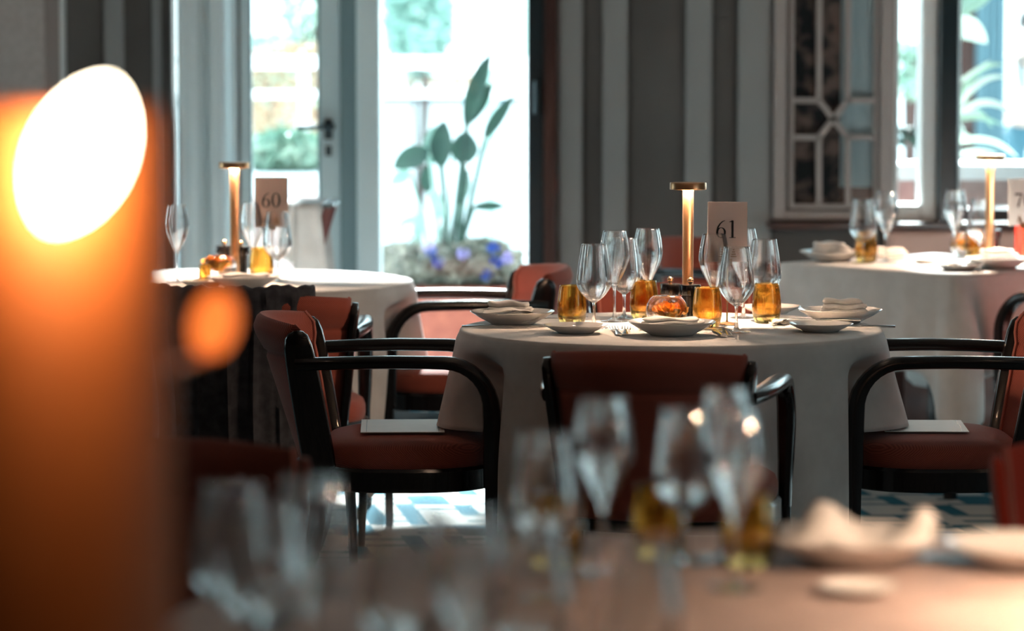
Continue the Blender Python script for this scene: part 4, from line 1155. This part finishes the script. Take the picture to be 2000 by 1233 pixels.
for a, b in (((880, 530), (912, 245)), ((874, 530), (908, 320)), ((868, 530), (862, 325)), ((890, 530), (948, 270)), ((862, 530), (842, 320)), ((858, 530), (838, 300)), ((885, 530), (925, 405)), ((856, 520), (815, 470)), ((852, 520), (780, 440)), ((872, 530), (838, 375)), ((888, 530), (898, 400)), ((860, 525), (868, 425)), ((850, 525), (800, 335)), ((895, 530), (912, 330)), ((876, 530), (885, 300))):
    A, B = rel(*a), rel(*b); mid = Vector(((A.x * .35 + B.x * .65) - .02 * (1 if B.x > A.x else -1), .01, (A.z + B.z) / 2))
    big = b[0] > 900 or b[0] in (862,)
    link('stem', MB().tube(bez(A, mid, B, 10), .011 if big else .006, 8).mesh('plant_stem', M['leaf' if big else 'leaf_teal']), t)
# hazy greenery farther out
cloud('hedge_shrub', 'pale bushy shrub seen through the terrace door glass', 'shrub', (at(560, 340, y=16).x, 16, at(560, 338, y=16).z), (.22, .2, .10), 1300, .09, 'leaf_pale', 31)
t = thing('planter_box', 'white raised planter box outside the terrace door', 'planter', (at(560, 350, y=16).x, 16, GZ))
zz = at(560, 338, y=16).z - GZ
m = MB().box(-.42, .40, -.25, .25, zz - .10, zz + .01); bevel(link('rim', m.mesh('planter_rim', M['white_ext'], False), t), .01)
m = MB().box(-.40, .38, -.23, .23, 0, zz - .10); bevel(link('box', m.mesh('planter_body', M['brick_pink'], False), t), .01)
for i, (px, py, y_, sz, n, lf, mt, lab) in enumerate((
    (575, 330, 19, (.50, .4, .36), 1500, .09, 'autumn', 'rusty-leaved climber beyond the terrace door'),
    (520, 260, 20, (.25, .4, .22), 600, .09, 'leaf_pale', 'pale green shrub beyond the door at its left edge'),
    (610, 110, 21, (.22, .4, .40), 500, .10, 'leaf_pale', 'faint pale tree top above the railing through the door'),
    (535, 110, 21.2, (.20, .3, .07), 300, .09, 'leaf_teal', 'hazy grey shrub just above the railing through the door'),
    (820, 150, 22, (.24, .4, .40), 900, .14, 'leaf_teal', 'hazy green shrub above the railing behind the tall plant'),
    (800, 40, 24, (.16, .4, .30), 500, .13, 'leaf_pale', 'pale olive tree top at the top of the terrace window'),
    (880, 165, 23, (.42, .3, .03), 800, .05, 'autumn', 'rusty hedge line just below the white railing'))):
    q = at(px, py, y=y_)
    cloud('shrub', lab, 'shrub', (q.x, q.y, q.z), sz, n, lf, mt, 40 + i)
for px0, px1, z1, lab in ((948, 972, 3.0, 'pale teal post behind the terrace glazing'), (1018, 1028, 3.0, 'thin teal post at the right of the terrace glazing')):
    x0, x1 = at(px0, 100, y=20).x, at(px1, 100, y=20).x
    o = link('terrace_post', MB().box(x0, x1, 20, 20.1, at(1000, 115, y=20).z, z1).box(x0 + .01, x1 - .01, 20.01, 20.09, GZ, at(1000, 115, y=20).z).mesh('terrace_post', M['leaf_teal'], False)); tag(o, lab, 'post')
# band wall behind railing
o = link('parapet_wall', MB().box(-6, 1.6, 22.5, 22.7, GZ, at(800, 185, y=22.5).z).mesh('parapet', M['white_ext'], False)); tag(o, 'low white parapet wall beyond the terrace railing', 'wall')
o = link('parapet_coping', MB().box(-6, 1.6, 22.4, 22.49, at(800, 200, y=22.5).z, at(800, 178, y=22.5).z).mesh('coping', M['blue_grey'], False)); tag(o, 'blue-grey coping strip along the far parapet', 'coping')

# right window view
o = link('window_ledge', MB().box(WX(1700), 5.5, WY + .8, WY + 1.3, at(1900, 352, y=WY + .8).z, at(1900, 322, y=WY + .8).z).mesh('ledge', M['white_ext'], False)); tag(o, 'thick white outside ledge behind the right window', 'ledge')
o = link('low_wall', MB().box(WX(1700), 5.5, WY + .9, WY + 1.2, at(1900, 402, y=WY + .9).z, at(1900, 352, y=WY + .9).z).mesh('lowwall', M['brick_pink'], False)); tag(o, 'pinkish brown low wall under the white ledge outside', 'wall')
o = link('stone_kerb', MB().box(WX(1700), 5.5, WY + .85, WY + 1.25, at(1900, 418, y=WY + .9).z, at(1900, 402, y=WY + .9).z).mesh('kerb', M['white_ext'], False)); tag(o, 'pale stone kerb under the brown low wall outside', 'kerb')
o = link('dark_plinth', MB().box(WX(1700), 5.5, WY + .92, WY + 1.2, GZ, at(1900, 418, y=WY + .9).z).mesh('plinth', M['dark_frame'], False)); tag(o, 'dark plinth at the foot of the outside low wall', 'plinth')
# cladding column and dark doorway behind plants
for px0, px1, mt, y_, lab, nm in ((1915, 1964, 'blue_grey', 19.0, 'blue-grey ribbed cladding column outside the right window', 'cladding_column'),
                          (1866, 1914, 'dark_wood', 19.2, 'dark brown shadowed doorway behind the spider plant', 'dark_doorway')):
    x0, x1 = at(px0, 100, y=y_).x, at(px1, 100, y=y_).x
    m = MB().box(x0, x1, y_, y_ + .3, GZ, 3.4)
    if mt == 'blue_grey':
        for q in range(4): xx = x0 + (x1 - x0) * (q + .3) / 4; m.box(xx, xx + .012, y_ - .02, y_, GZ, 3.4)
    o = link(nm, m.mesh(nm, M[mt], False)); tag(o, lab, 'facade')
# spider plant on the ledge
SPY = WY + 1.05
oz = at(1868, 322, y=SPY)
pt_ = thing('spider_plant', 'variegated spider plant arching in from the left of the right window', 'plant', (oz.x - .075, SPY, oz.z))
o2 = Vector((oz.x - .075, SPY, oz.z))
def rr(px, py, dy=0): return at(px, py, y=SPY + dy) - o2
arcs = [((1855, 235), (1900, 110), (1962, 128), .030), ((1855, 240), (1905, 135), (1968, 152), .030), ((1850, 250), (1915, 160), (1990, 232), .034), ((1850, 260), (1905, 185), (1938, 250), .030),
        ((1850, 285), (1930, 250), (1988, 308), .030), ((1850, 300), (1900, 300), (1960, 318), .026), ((1858, 140), (1868, 180), (1888, 200), .022), ((1850, 270), (1880, 255), (1903, 275), .028), ((1850, 290), (1870, 220), (1885, 262), .02),
        ((1852, 245), (1900, 215), (1960, 245), .020), ((1850, 180), (1885, 150), (1935, 118), .020), ((1850, 310), (1900, 285), (1950, 300), .022)]
for i, (a, b, c_, w) in enumerate(arcs):
    link('leaf', blade_leaf(bez(rr(*a), rr(*b, -.03), rr(*c_, -.05 * (i % 3)), 16), w * .85, 'leaf_white' if i % 3 else 'leaf_pale'), pt_)
link('pot', MB().lathe([(0, 0), (.03, 0), (.036, .05), (.038, .055), (.034, .055), (0, .05)], 28).mesh('pot', M['terracotta']), pt_)
up = thing('hanging_plant', 'pale large-leaved plant at the top of the right window', 'plant', at(1862, 20, y=SPY + .3))
uo = Vector(up.location)
def r3(px, py, dy=0): return at(px, py, y=SPY + .3 + dy) - uo
for a, b, c_, w, mt in (((1862, 55), (1885, 40), (1928, 85), .10, 'leaf_white'), ((1855, 30), (1900, -10), (1950, -25), .10, 'leaf_pale'), ((1855, 45), (1885, 15), (1915, -10), .06, 'leaf_teal'), ((1858, 10), (1880, -20), (1905, -40), .08, 'leaf_pale')):
    link('leaf', blade_leaf(bez(r3(*a), r3(*b), r3(*c_)), w, mt), up)
link('stem', MB().tube([(0, 0, .8), (-.01, 0, .2), (0, 0, 0), (.01, 0, -.08)], .008, 8).mesh('hang_stem', M['leaf_pale']), up)
# plants seen through the narrow casement
q = at(1772, 275, y=SPY)
cloud('pot_plant', 'small green plant behind the narrow white casement glass', 'plant', (q.x, q.y, q.z - .03), (.05, .05, .05), 120, .045, 'leaf', 61)
q = at(1778, 200, y=19)
cloud('shrub', 'faint grey-green shrub far behind the narrow casement', 'shrub', (q.x, q.y, q.z), (.12, .2, .18), 300, .07, 'leaf_pale', 62)

# ---- person outside, cut by the right edge
PYD = 24.0
pp = at(2012, 300, y=PYD)
per = thing('person', 'person in a white shirt and dark trousers standing outside, cut by the right edge', 'person', (pp.x, PYD, GZ))
def skin_obj(name, verts, edges, radii, mat, parent, sub=2):
    me = bpy.data.meshes.new(name); me.from_pydata(verts, edges, []); me.materials.append(mat)
    o = link(name, me, parent)
    md = o.modifiers.new('skin', 'SKIN'); md.use_smooth_shade = True
    for i, r_ in enumerate(radii): me.skin_vertices[0].data[i].radius = (r_, r_) if not isinstance(r_, tuple) else r_
    me.skin_vertices[0].data[0].use_root = True
    s = o.modifiers.new('sub', 'SUBSURF'); s.levels = sub; s.render_levels = sub
    return o
bv = [(0, 0, .95), (0, 0, 1.15), (0, 0, 1.38), (0, -.01, 1.50), (0, -.02, 1.56), (0, -.03, 1.66), (0, -.02, 1.74),
      (-.19, 0, 1.40), (-.24, -.03, 1.14), (-.20, -.20, 1.02), (-.17, -.27, 1.0),
      (.19, 0, 1.40), (.25, .0, 1.14), (.22, -.14, .95), (.20, -.19, .90),
      (-.10, 0, .88), (-.11, .0, .50), (-.11, .03, .09), (-.11, -.12, .04),
      (.10, 0, .88), (.12, .02, .50), (.12, .05, .09), (.12, -.10, .04)]
be = [(0, 1), (1, 2), (2, 3), (3, 4), (4, 5), (5, 6), (2, 7), (7, 8), (8, 9), (9, 10), (2, 11), (11, 12), (12, 13), (13, 14), (0, 15), (15, 16), (16, 17), (17, 18), (0, 19), (19, 20), (20, 21), (21, 22)]
br = [(.14, .10), (.12, .09), (.15, .10), .055, .055, (.075, .09), .06, .05, .042, .033, .028, .05, .042, .033, .028, .085, .06, .042, .035, .085, .06, .042, .035]
skin_obj('body', bv, be, br, M['skin'], per)
sv = [bv[i] for i in (0, 1, 2, 7, 8, 9, 11, 12, 13)]
skin_obj('shirt', sv, [(0, 1), (1, 2), (2, 3), (3, 4), (4, 5), (2, 6), (6, 7), (7, 8)], [(.165, .12), (.155, .115), (.165, .12), .075, .062, .055, .075, .062, .055], M['shirt'], per)
tv = [bv[i] for i in (0, 15, 16, 17, 19, 20, 21)]
skin_obj('trousers', tv, [(0, 1), (1, 2), (2, 3), (0, 4), (4, 5), (5, 6)], [(.15, .11), .10, .078, .062, .10, .078, .062], M['trousers'], per)
hair = MB().lathe([(.103 * math.sin(a), -.115 * math.cos(a)) for a in [PI * (i / 12) for i in range(4, 13)]], 24, c=(0, .0, 1.69))
link('hair', hair.mesh('hair', M['hair']), per)
m = MB(); m.tube([(-.035, -.118, 1.67), (-.03, -.122, 1.67)], .012, 8); m.tube([(.035, -.118, 1.67), (.03, -.122, 1.67)], .012, 8); m.tube([(0, -.115, 1.66), (0, -.145, 1.625)], .012, 8)
link('face', m.mesh('face', M['skin']), per)
link('apron_strap', MB().sweep([(-.08, -.135, 1.20), (-.09, -.14, 1.34), (-.08, -.08, 1.46), (-.07, .05, 1.46), (-.06, .12, 1.34)], .025, .004, ref=(1, 0, 0)).mesh('strap', M['strap']), per)
